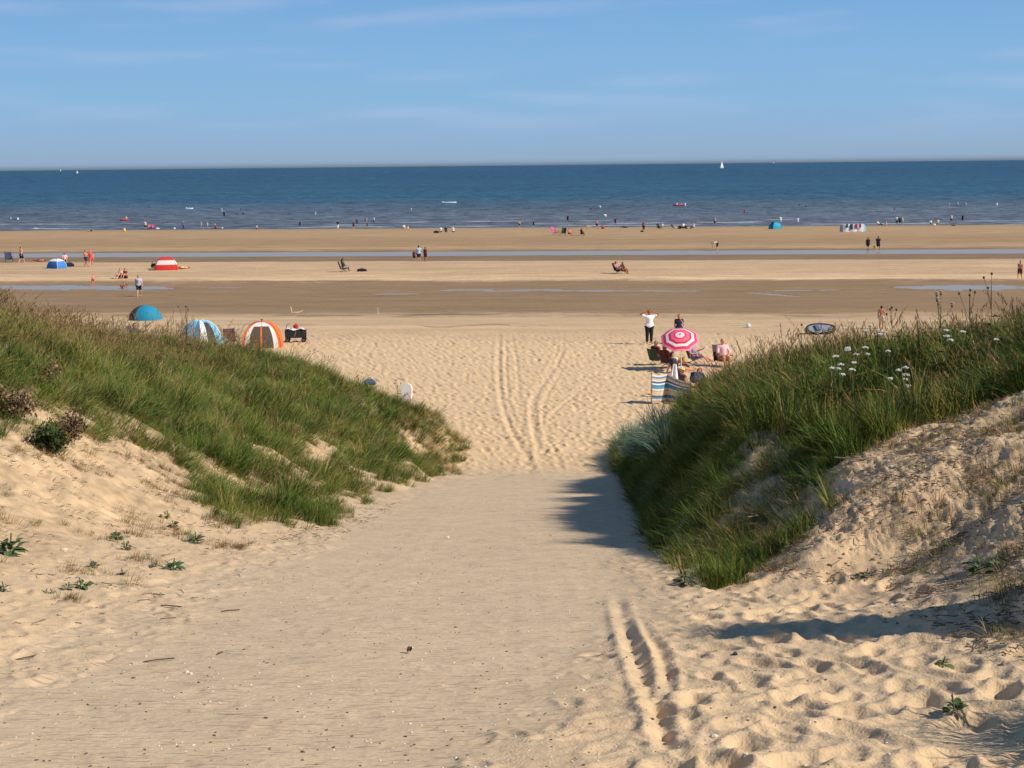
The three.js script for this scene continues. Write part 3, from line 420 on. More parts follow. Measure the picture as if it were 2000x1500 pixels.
const V = (x, y, z) => [x, y, z], lerp3 = (a, b, t) => a.map((v, i) => mix(v, b[i], t)), add3 = (a, b) => a.map((v, i) => v + b[i]);
// joints of a 1.75 m figure that faces +z (towards the viewer); each pose moves some of them
function joints(pose) {
  const J = { pel: V(0, .95, 0), waist: V(0, 1.08, 0), chest: V(0, 1.3, 0), neck: V(0, 1.49, -.01), head: V(0, 1.64, .015), hipL: V(-.1, .92, 0), hipR: V(.1, .92, 0), kneeL: V(-.11, .5, .02), kneeR: V(.11, .5, .02), ankL: V(-.11, .08, -.02), ankR: V(.11, .08, -.02), toeL: V(-.13, .035, .15), toeR: V(.13, .035, .15), shL: V(-.19, 1.42, -.01), shR: V(.19, 1.42, -.01), elL: V(-.25, 1.13, -.02), elR: V(.25, 1.13, -.02), haL: V(-.27, .87, .06), haR: V(.27, .87, .06) };
  const set = (o) => Object.assign(J, o), up = (names, v) => names.forEach((n) => { J[n] = add3(J[n], v); }), trunk = ['waist', 'chest', 'neck', 'head', 'shL', 'shR', 'elL', 'elR', 'haL', 'haR'];
  if (pose === 'walk') set({ kneeL: V(-.11, .52, .2), ankL: V(-.11, .1, .3), toeL: V(-.12, .05, .46), kneeR: V(.11, .5, .02), ankR: V(.11, .12, -.3), toeR: V(.12, .04, -.16), elL: V(-.25, 1.14, -.12), haL: V(-.25, .9, -.16), elR: V(.25, 1.14, .08), haR: V(.26, .93, .22) });
  if (pose === 'head') set({ elL: V(-.46, 1.56, .02), haL: V(-.13, 1.7, .06), elR: V(.46, 1.56, .02), haR: V(.13, 1.7, .06) });
  if (pose === 'face') set({ elR: V(.26, 1.16, .1), haR: V(.06, 1.5, .14) });
  if (pose === 'out') set({ elL: V(-.44, 1.36, .05), haL: V(-.62, 1.42, .12), elR: V(.42, 1.3, .1), haR: V(.56, 1.4, .25) });
  if (pose === 'bend') { set({ waist: V(0, 1.02, .1), chest: V(0, 1.05, .32), neck: V(0, 1.05, .52), head: V(0, .98, .66), shL: V(-.18, 1.03, .46), shR: V(.18, 1.03, .46), elL: V(-.2, .78, .55), elR: V(.2, .78, .55), haL: V(-.14, .52, .6), haR: V(.14, .52, .6) }); }
  if (pose === 'sit') { // on the sand, knees up
    const d = V(0, -.82, 0); ['pel', 'hipL', 'hipR', ...trunk].forEach((n) => { J[n] = add3(J[n], d); }); up(trunk, V(0, 0, -.03)); set({ kneeL: V(-.14, .46, .34), kneeR: V(.14, .46, .34), ankL: V(-.12, .07, .5), ankR: V(.12, .07, .5), toeL: V(-.14, .035, .68), toeR: V(.14, .035, .68), elL: V(-.27, .36, .1), elR: V(.27, .36, .1), haL: V(-.13, .42, .32), haR: V(.13, .42, .32) }); up(['neck', 'head', 'shL', 'shR', 'chest'], V(0, -.01, .05)); }
  if (pose === 'longsit') { const d = V(0, -.82, 0); ['pel', 'hipL', 'hipR', ...trunk].forEach((n) => { J[n] = add3(J[n], d); }); set({ kneeL: V(-.13, .16, .46), kneeR: V(.14, .2, .45), ankL: V(-.14, .07, .86), ankR: V(.15, .07, .86), toeL: V(-.17, .18, .95), toeR: V(.18, .18, .95), elL: V(-.3, .3, -.14), elR: V(.3, .3, -.14), haL: V(-.32, .05, -.26), haR: V(.32, .05, -.26) }); up(['chest'], V(0, 0, -.08)); up(['neck', 'shL', 'shR'], V(0, -.03, -.14)); up(['head'], V(0, -.03, -.13)); }
  if (pose === 'chair') { const d = V(0, -.55, 0); ['pel', 'hipL', 'hipR', ...trunk].forEach((n) => { J[n] = add3(J[n], d); }); set({ kneeL: V(-.13, .43, .42), kneeR: V(.13, .43, .42), ankL: V(-.12, .08, .5), ankR: V(.12, .08, .5), toeL: V(-.13, .035, .66), toeR: V(.13, .035, .66), elL: V(-.27, .62, .06), elR: V(.27, .62, .06), haL: V(-.14, .52, .3), haR: V(.14, .52, .3) }); up(['chest'], V(0, 0, -.06)); up(['neck', 'shL', 'shR', 'head'], V(0, -.02, -.11)); up(['head'], V(0, 0, .04)); }
  if (pose === 'lounge') { const d = V(0, -.66, 0); ['pel', 'hipL', 'hipR', ...trunk].forEach((n) => { J[n] = add3(J[n], d); }); set({ kneeL: V(-.12, .42, .42), kneeR: V(.12, .36, .46), ankL: V(-.1, .1, .72), ankR: V(.14, .1, .86), toeL: V(-.1, .2, .86), toeR: V(.15, .22, .98), elL: V(-.3, .5, -.1), elR: V(.3, .55, .08), haL: V(-.24, .4, .16), haR: V(.22, .66, .34) }); up(['chest'], V(0, -.02, -.14)); up(['neck', 'shL', 'shR', 'head'], V(0, -.06, -.26)); up(['head'], V(0, 0, .04)); }
  if (pose === 'lie') { for (const n in J) { const [x, y, z] = J[n]; J[n] = V(x * 1.15, .14 + z * .5, y - .9); } J.kneeL = V(-.12, .3, -.4); J.head = V(0, .18, .76); }
  if (pose === 'crawl') { set({ pel: V(0, .5, -.3), waist: V(0, .5, -.18), chest: V(0, .52, .1), neck: V(0, .55, .3), head: V(0, .62, .44), hipL: V(-.1, .48, -.32), hipR: V(.1, .48, -.32), kneeL: V(-.14, .08, -.25), kneeR: V(.14, .08, -.2), ankL: V(-.14, .06, -.65), ankR: V(.14, .06, -.6), toeL: V(-.14, .04, -.76), toeR: V(.14, .04, -.72), shL: V(-.17, .5, .22), shR: V(.17, .5, .22), elL: V(-.2, .26, .25), elR: V(.2, .26, .28), haL: V(-.2, .04, .3), haR: V(.2, .04, .36) }); }
  if (pose === 'forward') { const d = V(0, -.82, 0); ['pel', 'hipL', 'hipR', ...trunk].forEach((n) => { J[n] = add3(J[n], d); }); set({ kneeL: V(-.22, .3, .36), kneeR: V(.22, .3, .36), ankL: V(-.08, .07, .42), ankR: V(.1, .07, .46), toeL: V(.02, .04, .5), toeR: V(.0, .04, .56), chest: V(0, .42, .16), neck: V(0, .56, .3), head: V(0, .62, .42), shL: V(-.2, .5, .24), shR: V(.2, .5, .24), elL: V(-.32, .28, .34), elR: V(.32, .28, .34), haL: V(-.16, .16, .52), haR: V(.14, .16, .54) }); }
  return J;
}
function fingers(w, e, side) { // palm and five unequal, bent fingers beyond the wrist, along the forearm
  const D = new THREE.Vector3(...w).sub(new THREE.Vector3(...e)).normalize(), S = new THREE.Vector3().crossVectors(D, new THREE.Vector3(0, 0, 1)).normalize().multiplyScalar(side), Nn = new THREE.Vector3().crossVectors(S, D).normalize(), at = (a, b, c) => [0, 1, 2].map((q) => w[q] + D.getComponent(q) * a + S.getComponent(q) * b + Nn.getComponent(q) * c), out = [[at(.0, 0, 0), at(.07, .0, 0), .026, .03], [at(.06, -.026, 0), at(.07, .03, 0), .016, .015]];
  [[-.033, .06], [-.011, .072], [.011, .068], [.033, .052]].forEach(([s, l]) => out.push([at(.075, s, 0), at(.075 + l * .6, s * 1.15, .006), .0105, .0095], [at(.075 + l * .6, s * 1.15, .006), at(.075 + l, s * 1.15, .028), .0095, .008]));
  out.push([at(.02, -.022, .0), at(.05, -.055, .012), .013, .0105], [at(.05, -.055, .012), at(.078, -.058, .024), .0105, .009]); return out;
}
const mats = new Map(); const cloth = (c) => { if (!mats.has(c)) mats.set(c, mat(c, { roughness: .9 })); return mats.get(c); };
const SKIN = '#c88f70', TAN = '#a86c4a', PALE = '#dba88c';
// o: pose, skin, hair, top, legs ('shorts' | 'trousers' | 'trunks'), legColor, dress, hat; near: fingers and a face
function person(label, pos, turn, o) {
  const h = (o.h || 1.75) / 1.75, cell = o.cell || .035, J = joints(o.pose), P = thing('person', label, 'person', pos, turn, o.group), g = o.fat || 1;
  P.scale.setScalar(h);
  const torso = [[J.hipL, J.hipR, .125 * g, .125 * g], [J.pel, J.waist, .135 * g, .13 * g], [J.waist, J.chest, .13 * g, .15 * g], [lerp3(J.chest, J.shL, .55), lerp3(J.chest, J.shR, .55), .11 * g, .11 * g], [J.shL, J.shR, .065, .065]];
  const leg = (s, t = 1, i = 0) => { const k = J['knee' + s], a = J['ank' + s], out = [[J['hip' + s], t < .5 ? lerp3(J['hip' + s], k, t * 2) : k, .095 * g + i, mix(.095 * g, .062, Math.min(1, t * 2)) + i]]; if (t > .5) out.push([k, lerp3(k, a, (t - .5) * 2), .062 + i, mix(.06, .04, (t - .5) * 2) + i]); return out; };
  const arm = (s, t = 1, i = 0) => { const e = J['el' + s], w = J['ha' + s], out = [[J['sh' + s], t < .5 ? lerp3(J['sh' + s], e, t * 2) : e, .056 + i, .045 + i]]; if (t > .5) out.push([e, lerp3(e, w, (t - .5) * 2), .043 + i, .03 + i]); return out; };
  const hd = J.head, hu = new THREE.Vector3(...J.head).sub(new THREE.Vector3(...J.neck)).normalize(), HU = (k) => [hu.x * k, hu.y * k, hu.z * k];
  const fw = o.pose === 'lie' ? V(0, 1, 0) : o.pose === 'bend' || o.pose === 'forward' ? V(0, -.75, .66) : V(0, 0, 1), FW = (k) => fw.map((v) => v * k);
  const headB = [[add3(hd, HU(-.05)), add3(hd, HU(.045)), .078, .094], [J.neck, add3(hd, HU(-.05)), .056, .055], [add3(hd, add3(HU(.02), FW(-.03))), add3(hd, add3(HU(.03), FW(-.02))), .092, .092]];
  const body = [...torso, ...leg('L'), ...leg('R'), [J.ankL, J.toeL, .042, .034], [J.ankR, J.toeR, .042, .034], ...arm('L'), ...arm('R'), ...headB];
  if (o.near) {
    const geo = [skin(body, cell, .03)], hb = [...headB, [add3(hd, add3(HU(.012), FW(.085))), add3(hd, add3(HU(-.018), FW(.108))), .012, .018], [add3(hd, add3(HU(-.06), FW(.06))), add3(hd, add3(HU(-.075), FW(.068))), .03, .024], [add3(hd, V(-.092, -.01, 0)), add3(hd, V(-.096, .02, -.01)), .016, .018], [add3(hd, V(.092, -.01, 0)), add3(hd, V(.096, .02, -.01)), .016, .018]];
    geo.push(skin(hb, .009, .02), skin(fingers(J.haL, J.elL, 1), .006, .008), skin(fingers(J.haR, J.elR, -1), .006, .008));
    mesh('body', mergeGeometries(geo), cloth(o.skin || SKIN), P);
    for (const s of [-1, 1]) { const e = new THREE.SphereGeometry(.012, 8, 6); e.translate(...add3(hd, add3(V(s * .034, 0, 0), add3(HU(.022), FW(.086))))); mesh('eye', e, cloth('#2a201c'), P); }
    const lip = new THREE.SphereGeometry(.02, 10, 6); lip.scale(1.2, .3, .5); lip.translate(...add3(hd, add3(HU(-.05), FW(.092)))); mesh('mouth', lip, cloth('#8a4a40'), P);
  } else { body.push([J.haL, add3(J.haL, add3(J.haL, J.elL.map((v) => -v)).map((v) => v * .38)), .036, .026], [J.haR, add3(J.haR, add3(J.haR, J.elR.map((v) => -v)).map((v) => v * .38)), .036, .026]); mesh('body', skin(body, cell, .03), cloth(o.skin || SKIN), P); }
  const c2 = o.near ? .018 : cell, inf = o.near ? .02 : cell * .45 + .012, fat = (l) => l.map((b) => [b[0], b[1], b[2] + inf, b[3] + inf]);
  if (o.hair) mesh('hair', skin([[add3(hd, add3(HU(.04), FW(-.03))), add3(hd, add3(HU(.055), FW(-.005))), .098, .092], [add3(hd, add3(HU(-.02), FW(-.05))), add3(hd, add3(HU(o.long ? -.2 : -.05), FW(-.06))), .08, .055]], c2, .03), cloth(o.hair), P);
  if (o.top) { const s = o.sleeve ?? .3; mesh('shirt', skin(fat([[add3(J.hipL, V(.015, .05, 0)), add3(J.hipR, V(-.015, .05, 0)), .13 * g, .13 * g], ...torso.slice(1), ...(s ? [...arm('L', s), ...arm('R', s)] : [])]), c2, .03), cloth(o.top), P); }
  if (o.dress) mesh('dress', skin(fat([...torso, ...leg('L', .35), ...leg('R', .35)]), c2, .06), cloth(o.dress), P);
  if (o.legs) { const t = { trunks: .22, shorts: .38, trousers: .9 }[o.legs]; mesh(o.legs, skin(fat([torso[0], [J.pel, lerp3(J.pel, J.waist, .4), .13 * g, .125 * g], ...leg('L', t, .012), ...leg('R', t, .012)]).map((b) => [b[0], b[1], b[2] - .006, b[3] - .006]), c2, .03), cloth(o.legColor), P); }
  if (o.hat) { const prof = o.hat.brim ? [[0, .12], [.085, .11], [.1, .03], [.19, .0], [.19, -.008], [.1, .015]] : [[0, .1], [.07, .085], [.1, .03], [.108, -.01], [.1, -.01]]; const gg = new THREE.LatheGeometry(prof.map((q) => new THREE.Vector2(...q)), 16); gg.rotateX(o.hat.tilt || 0); gg.translate(...add3(hd, HU(.045))); mesh('hat', gg, cloth(o.hat.c), P); }
  return P;
}
const onBeach = (u, v) => { const p = groundAt(u, v, true); return new THREE.Vector3(p.x, terrainY(p.x, p.d) - .012, -p.d); };
const inSea = (u, v, depth) => { const r = ray(u, v), t = -EYE / r.y; return new THREE.Vector3(r.x * t, -depth, r.z * t); };

// ================================================================ beach gear
const tube = (a, b, r, n = 6) => { const A = new THREE.Vector3(...a), B = new THREE.Vector3(...b), g = new THREE.CylinderGeometry(r, r, A.distanceTo(B), n); g.applyQuaternion(new THREE.Quaternion().setFromUnitVectors(_up, B.clone().sub(A).normalize())); g.translate(...A.add(B).multiplyScalar(.5)); return g; };
const curve = (pts, r, n = 12, c = false) => new THREE.TubeGeometry(new THREE.CatmullRomCurve3(pts.map((p) => new THREE.Vector3(...p)), c), n, r, 5, c);
function grid(nu, nv, f) { const pos = [], uv = [], idx = []; for (let j = 0; j <= nv; j++) for (let i = 0; i <= nu; i++) { pos.push(...f(i / nu, j / nv)); uv.push(i / nu, j / nv); } for (let j = 0; j < nv; j++) for (let i = 0; i < nu; i++) { const a = j * (nu + 1) + i; idx.push(a, a + 1, a + nu + 1, a + 1, a + nu + 2, a + nu + 1); } const g = new THREE.BufferGeometry(); g.setAttribute('position', new THREE.Float32BufferAttribute(pos, 3)); g.setAttribute('uv', new THREE.Float32BufferAttribute(uv, 2)); g.setIndex(idx); g.computeVertexNormals(); return g; }
const fabric = (c, o = {}) => mat(c, { roughness: .8, side: THREE.DoubleSide, ...o });
function chair(label, pos, turn, c, frame = '#3a3a3c', s = 1, group) { // low folding beach chair, faces +z
  const t = thing('beach_chair', label, 'chair', pos, turn, group), F = cloth(frame), C = fabric(c); t.scale.setScalar(s);
  mesh('seat', grid(6, 6, (u, v) => [(u - .5) * .5, .235 - .05 * Math.sin(u * Math.PI) * Math.sin(v * Math.PI) + v * .05, mix(-.2, .26, v)]), C, t);
  mesh('backrest', grid(6, 6, (u, v) => [(u - .5) * .5, mix(.23, .78, v), -.2 - v * .2 - .04 * Math.sin(u * Math.PI)]), C, t);
  for (const sx of [-1, 1]) { mesh('leg', tube([sx * .26, 0, -.24], [sx * .26, .3, .24], .011), F, t); mesh('leg', tube([sx * .265, 0, .26], [sx * .265, .3, -.2], .011), F, t); mesh('back_post', tube([sx * .255, .22, -.19], [sx * .255, .8, -.405], .011), F, t); const g = new THREE.BoxGeometry(.045, .018, .46, 1, 1, 3); g.translate(sx * .28, .43, -.04); mesh('armrest', g, F, t); mesh('arm_post', tube([sx * .28, .28, .16], [sx * .28, .425, .16], .01), F, t); }
  return t;
}
function bag(label, pos, turn, c, w, h, name = 'bag') { const t = thing(name, label, 'bag', pos, turn); mesh('body', skin([[[-w / 2 + h * .4, h * .4, 0], [w / 2 - h * .4, h * .36, .02], h * .42, h * .4], [[-w * .2, h * .6, -.03], [w * .18, h * .66, .0], h * .3, h * .28]], Math.max(.02, h * .09), .05), cloth(c), t); mesh('handle', curve([[-w * .18, h * .8, 0], [-w * .1, h * 1.1, .01], [w * .1, h * 1.1, .01], [w * .18, h * .8, 0]], .014), cloth(c), t); return t; }
function towel(label, pos, turn, c, w, l) { const r = rng(w * 999 | 0), a = r() * 9; const o = mesh('towel', grid(12, 16, (u, v) => [(u - .5) * w, .02 + .018 * Math.sin(u * 9 + a) * Math.sin(v * 7 + a), (v - .5) * l]), fabric(c)); o.position.copy(pos); o.rotation.y = turn; return tag(o, label, 'towel'); }
// domed tent: four curved faces from a square foot; bands(face) lists [a0, a1, t0, t1, colour, name]
function dome(name, label, pos, turn, w, dpt, h, faces, opt = {}) {
  const t = thing(name, label, 'tent', pos, turn), R = (f, a, q) => { const e = Math.cos(q * Math.PI / 2) ** .8, y = h * Math.sin(q * Math.PI / 2) ** .95, k = e * (1 + (opt.belly ?? .12) * (1 - a * a)); const c = [[a * e * w / 2, y, k * dpt / 2], [k * w / 2, y, -a * e * dpt / 2], [-a * e * w / 2, y, -k * dpt / 2], [-k * w / 2, y, a * e * dpt / 2]][f]; return c; };
  faces.forEach((bands, f) => bands.forEach(([a0, a1, t0, t1, c, n]) => mesh(n || 'panel', grid(8, 10, (u, v) => R(f, mix(a0, a1, u), mix(t0, t1, v))), fabric(c, { roughness: .7 }), t)));
  for (const [f, a] of [[0, -1], [0, 1], [2, -1], [2, 1]]) mesh('pole_sleeve', curve(Array.from({ length: 9 }, (_, i) => R(f, a, i / 8 * .98)), .02, 20), cloth(opt.pole || '#d8d4cc'), t);
  if (opt.knob) mesh('hub', mergeGeometries([tube([0, h - .04, 0], [0, h + .14, 0], .025), tube([-.07, h + .13, 0], [.07, h + .13, 0], .016)]), cloth('#2b2b2d'), t);
  return t;
}
const O4 = (c) => [[-1, 1, 0, 1, c]];
{ // orange and white tent
  const or = '#e0702c', wh = '#e6dfda', dk = '#57493c';
  const front = [[-1, -.86, 0, .94, or, 'edge_panel'], [.86, 1, 0, .94, or, 'edge_panel'], [-.86, -.62, 0, .94, wh, 'side_panel'], [.62, .86, 0, .94, wh, 'side_panel'], [-.62, -.05, 0, .66, dk, 'mesh_door'], [.05, .62, 0, .66, dk, 'mesh_door'], [-.05, .05, 0, .7, or, 'zip_strip'], [-.62, -.05, .66, .94, wh, 'top_panel'], [.05, .62, .66, .94, wh, 'top_panel'], [-.05, .05, .7, .94, '#c9c6cc', 'top_panel'], [-1, 1, .94, 1, or, 'crown_panel']];
  dome('dome_tent', 'orange and white dome tent with dark mesh door behind the grassy dune', onBeach(513, 677), .1, 2.0, 2.0, 1.32, [front, O4(or), O4(or), O4('#c8622a')], { knob: true, pole: or, belly: .06 });
}
dome('dome_tent', 'light blue dome tent with a dark side window behind the grassy dune', onBeach(392, 684), -.55, 1.55, 1.6, 1.5, [[[-1, -.5, 0, .95, '#5aa7cf', 'panel'], [-.5, .5, .2, .95, '#8fd0ea', 'panel'], [.5, 1, 0, .95, '#4f9cc8', 'panel'], [-.5, .5, 0, .2, '#3d87b5', 'hem'], [-1, 1, .95, 1, '#e6e8ea', 'crown_panel']], [[-1, -.45, 0, .95, '#e4e6e6', 'panel'], [-.45, .3, .12, .75, '#33363c', 'window'], [.3, 1, 0, .95, '#6fb6d8', 'panel'], [-.45, .3, .75, .95, '#6fb6d8', 'panel'], [-.45, .3, 0, .12, '#6fb6d8', 'hem'], [-1, 1, .95, 1, '#6fb6d8', 'crown_panel']], O4('#4f9cc8'), O4('#4a90bd')], { pole: '#e8e8e8' });
dome('beach_tent', 'red tent with a broad white band on the bright sand bar', onBeach(325, 527), .2, 2.05, 1.8, 1.3, [0, 1, 2, 3].map(() => [[-1, 1, 0, .27, '#cf2f22', 'lower_band'], [-1, 1, .27, .54, '#ddd6d3', 'white_band'], [-1, 1, .54, 1, '#cc3a30', 'crown_band']]), { pole: '#b82a20' });
dome('beach_tent', 'small blue pop-up tent with a white top and a dark sheet in place of its shaded open side', onBeach(111, 524), -.5, 1.5, 1.35, .98, [[[-1, 1, 0, .55, '#2f6fb8', 'panel'], [-1, 1, .55, 1, '#f0f0ee', 'crown_panel']], [[-1, 1, 0, .55, '#3a7cc4', 'panel'], [-1, 1, .55, 1, '#f0f0ee', 'crown_panel']], O4('#2a62a4'), [[-1, -.6, 0, .8, '#2f6fb8', 'panel'], [-.6, .6, 0, .6, '#141518', 'dark_opening_sheet'], [.6, 1, 0, .8, '#2f6fb8', 'panel'], [-.6, .6, .6, .8, '#2f6fb8', 'panel'], [-1, 1, .8, 1, '#f0f0ee', 'crown_panel']]], { pole: '#dfe4ea' });  // near-black sheet stands in for the shade inside the open side
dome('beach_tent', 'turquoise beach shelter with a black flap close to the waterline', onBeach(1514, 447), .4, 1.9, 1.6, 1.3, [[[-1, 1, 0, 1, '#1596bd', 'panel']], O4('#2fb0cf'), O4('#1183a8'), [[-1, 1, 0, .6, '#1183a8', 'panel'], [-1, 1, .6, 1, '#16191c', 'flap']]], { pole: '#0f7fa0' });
{ // teal tilted sun shelter on a pole
  const p = onBeach(286, 668), t = thing('sun_shelter', 'teal canopy shelter with one dark side panel on a pole', 'canopy', p, 0), top = atDepth(285, 596, -p.z).y - p.y, rim = atDepth(285, 624, -p.z).y - p.y, hh = top - rim;
  const cap = (a0, a1, c, n) => mesh(n, grid(14, 8, (u, v) => { const a = mix(a0, a1, u), e = Math.cos(v * Math.PI / 2), y = Math.sin(v * Math.PI / 2); return [Math.cos(a) * e * .88, rim + y * hh, Math.sin(a) * e * .75]; }), fabric(c), t);
  cap(-Math.PI * .62, Math.PI * .66, '#1a86a8', 'canopy_panel'); cap(Math.PI * .66, Math.PI * 1.38, '#4a3b36', 'side_panel'); mesh('pole', tube([0, -.2, 0], [0, top - .02, 0], .018), cloth('#6a6a6c'), t);
  for (let k = 0; k < 8; k++) { const a = k / 8 * 6.283; mesh('rib', curve([[0, top - .01, 0], [Math.cos(a) * .5, rim + hh * .8, Math.sin(a) * .43], [Math.cos(a) * .87, rim + .01, Math.sin(a) * .74]], .008, 8), cloth('#35353a'), t); }
}
{ // striped parasol
  const a = atDepth(1328, 653, 66), base = new THREE.Vector3(a.x + .1, terrainY(a.x + .1, 66.35), -66.35), t = thing('beach_parasol', 'pink and white ringed parasol tilted over the seated group', 'parasol', base), Rr = .86, ht = a.y - base.y;
  const T = new THREE.Group(); T.name = 'canopy'; t.add(T); T.position.set(a.x - base.x, ht, -66 - base.z); T.rotation.set(.56, 0, .06);
  const cols = ['#d8506e', '#f4d9df', '#e0405f', '#f06a86', '#d42c4c', '#f2e4e6', '#d8365a', '#f08aa2'], ra = [0, .07, .24, .34, .5, .62, .76, .9, 1.0];
  for (let b = 0; b < 8; b++) mesh('canopy_band', grid(32, 3, (u, v) => { const k = u * 8, i = Math.floor(k) % 8, f = k - Math.floor(k), q = mix(ra[b], ra[b + 1], v), c = (m) => { const w = (m + .5) / 8 * 6.283; return [Math.cos(w), Math.sin(w)]; }, A = c(i), B = c(i + 1), x = mix(A[0], B[0], f), z = mix(A[1], B[1], f); return [x * q * Rr, -.3 * q ** 1.7 + .02 * Math.sin(f * Math.PI) * q, z * q * Rr]; }), fabric(cols[b], { roughness: .65 }), T);
  for (let k = 0; k < 8; k++) { const w = (k + .5) / 8 * 6.283; mesh('rib', curve([[0, -.01, 0], [Math.cos(w) * Rr * .5, -.105, Math.sin(w) * Rr * .5], [Math.cos(w) * Rr, -.312, Math.sin(w) * Rr]], .007, 8), cloth('#d8d8da'), T); }
  mesh('pole', curve([[0, -.25, 0], [0, ht * .55, .0], [(a.x - base.x) * .6, ht * .8, (-66 - base.z) * .55], [a.x - base.x, ht, -66 - base.z]], .018, 16), cloth('#e6e6e8'), t);
}
{ // striped windbreak
  const posts = [[1273, 55.3], [1303, 55.75], [1350, 55.0]].map(([u, d]) => { const x = (u - 1000) / F * d * 1.008; return new THREE.Vector3(x, terrainY(x, d), -d); }), t = thing('windbreak', 'blue teal and cream striped windbreak beside the lyme grass', 'windbreak', posts[0]);
  const cv = document.createElement('canvas'); cv.width = 64; cv.height = 256; const c = cv.getContext('2d'); const st = [['#c9b79c', 26], ['#e6ddd0', 14], ['#5f8ab0', 16], ['#44618c', 14], ['#d8c3aa', 34], ['#c8ad90', 14], ['#e8e2d8', 12], ['#4c9aa4', 16], ['#4a82b2', 22], ['#ece6dc', 12], ['#3f5f8e', 18], ['#e8e0d4', 10], ['#cbb59a', 18], ['#4f88b0', 14], ['#e4dccf', 16]]; let y = 256; for (const [k, h] of st) { c.fillStyle = k; c.fillRect(0, y - h, 64, h); y -= h; } c.fillStyle = 'rgba(0,0,0,.05)'; for (let i = 0; i < 64; i += 2) c.fillRect(i, 0, 1, 256);
  const tx = new THREE.CanvasTexture(cv); tx.colorSpace = THREE.SRGBColorSpace; const m = fabric('#ffffff', { map: tx }), h = 1.1;
  for (let k = 0; k < 2; k++) { const A = posts[k].clone().sub(posts[0]), B = posts[k + 1].clone().sub(posts[0]); mesh('cloth_panel', grid(16, 10, (u, v) => { const p = A.clone().lerp(B, u), s = Math.sin(u * Math.PI); return [p.x + .02, p.y + .03 + v * (h - .04 - .05 * s - (k === 1 ? .3 * u : 0)), p.z + (.07 + .05 * Math.sin(v * 5 + k)) * s]; }), m, t); }
  posts.forEach((p, i) => { const q = p.clone().sub(posts[0]); mesh('post', tube([q.x, q.y - .25, q.z], [q.x, q.y + h + (i === 2 ? -.3 : .06), q.z], .016), cloth('#7a5a3a'), t); });
  const hang = (label, u, v, d, w, h2, c2) => { const p = atDepth(u, v, d), o = mesh('hanging_towel', grid(8, 14, (a, b) => { const k = mix(.25, 1, 1 - b) * w; return [(a - .5) * k + .15 * (b - .5) * w, (b - .5) * h2, .05 * Math.sin(a * 11) + .06 * Math.sin(b * 3)]; }), fabric(c2)); o.position.set(p.x, p.y, -d); tag(o, label, 'towel'); };
  hang('white towel hanging in a tall peak beside the striped windbreak', 1316, 736, 57.2, .5, .98, '#eceaf0');
  const p = atDepth(1289, 741, 58), o = mesh('beach_bag', skin([[[-.22, .2, 0], [.2, .22, 0], .14, .15], [[-.2, .3, 0], [.12, .34, 0], .09, .1], [[-.3, .38, 0], [-.22, .28, 0], .03, .06]], .025, .06), cloth('#d8463c')); o.position.set(p.x, terrainY(p.x, 58), -58); tag(o, 'red beach bag behind the striped windbreak', 'bag');
}
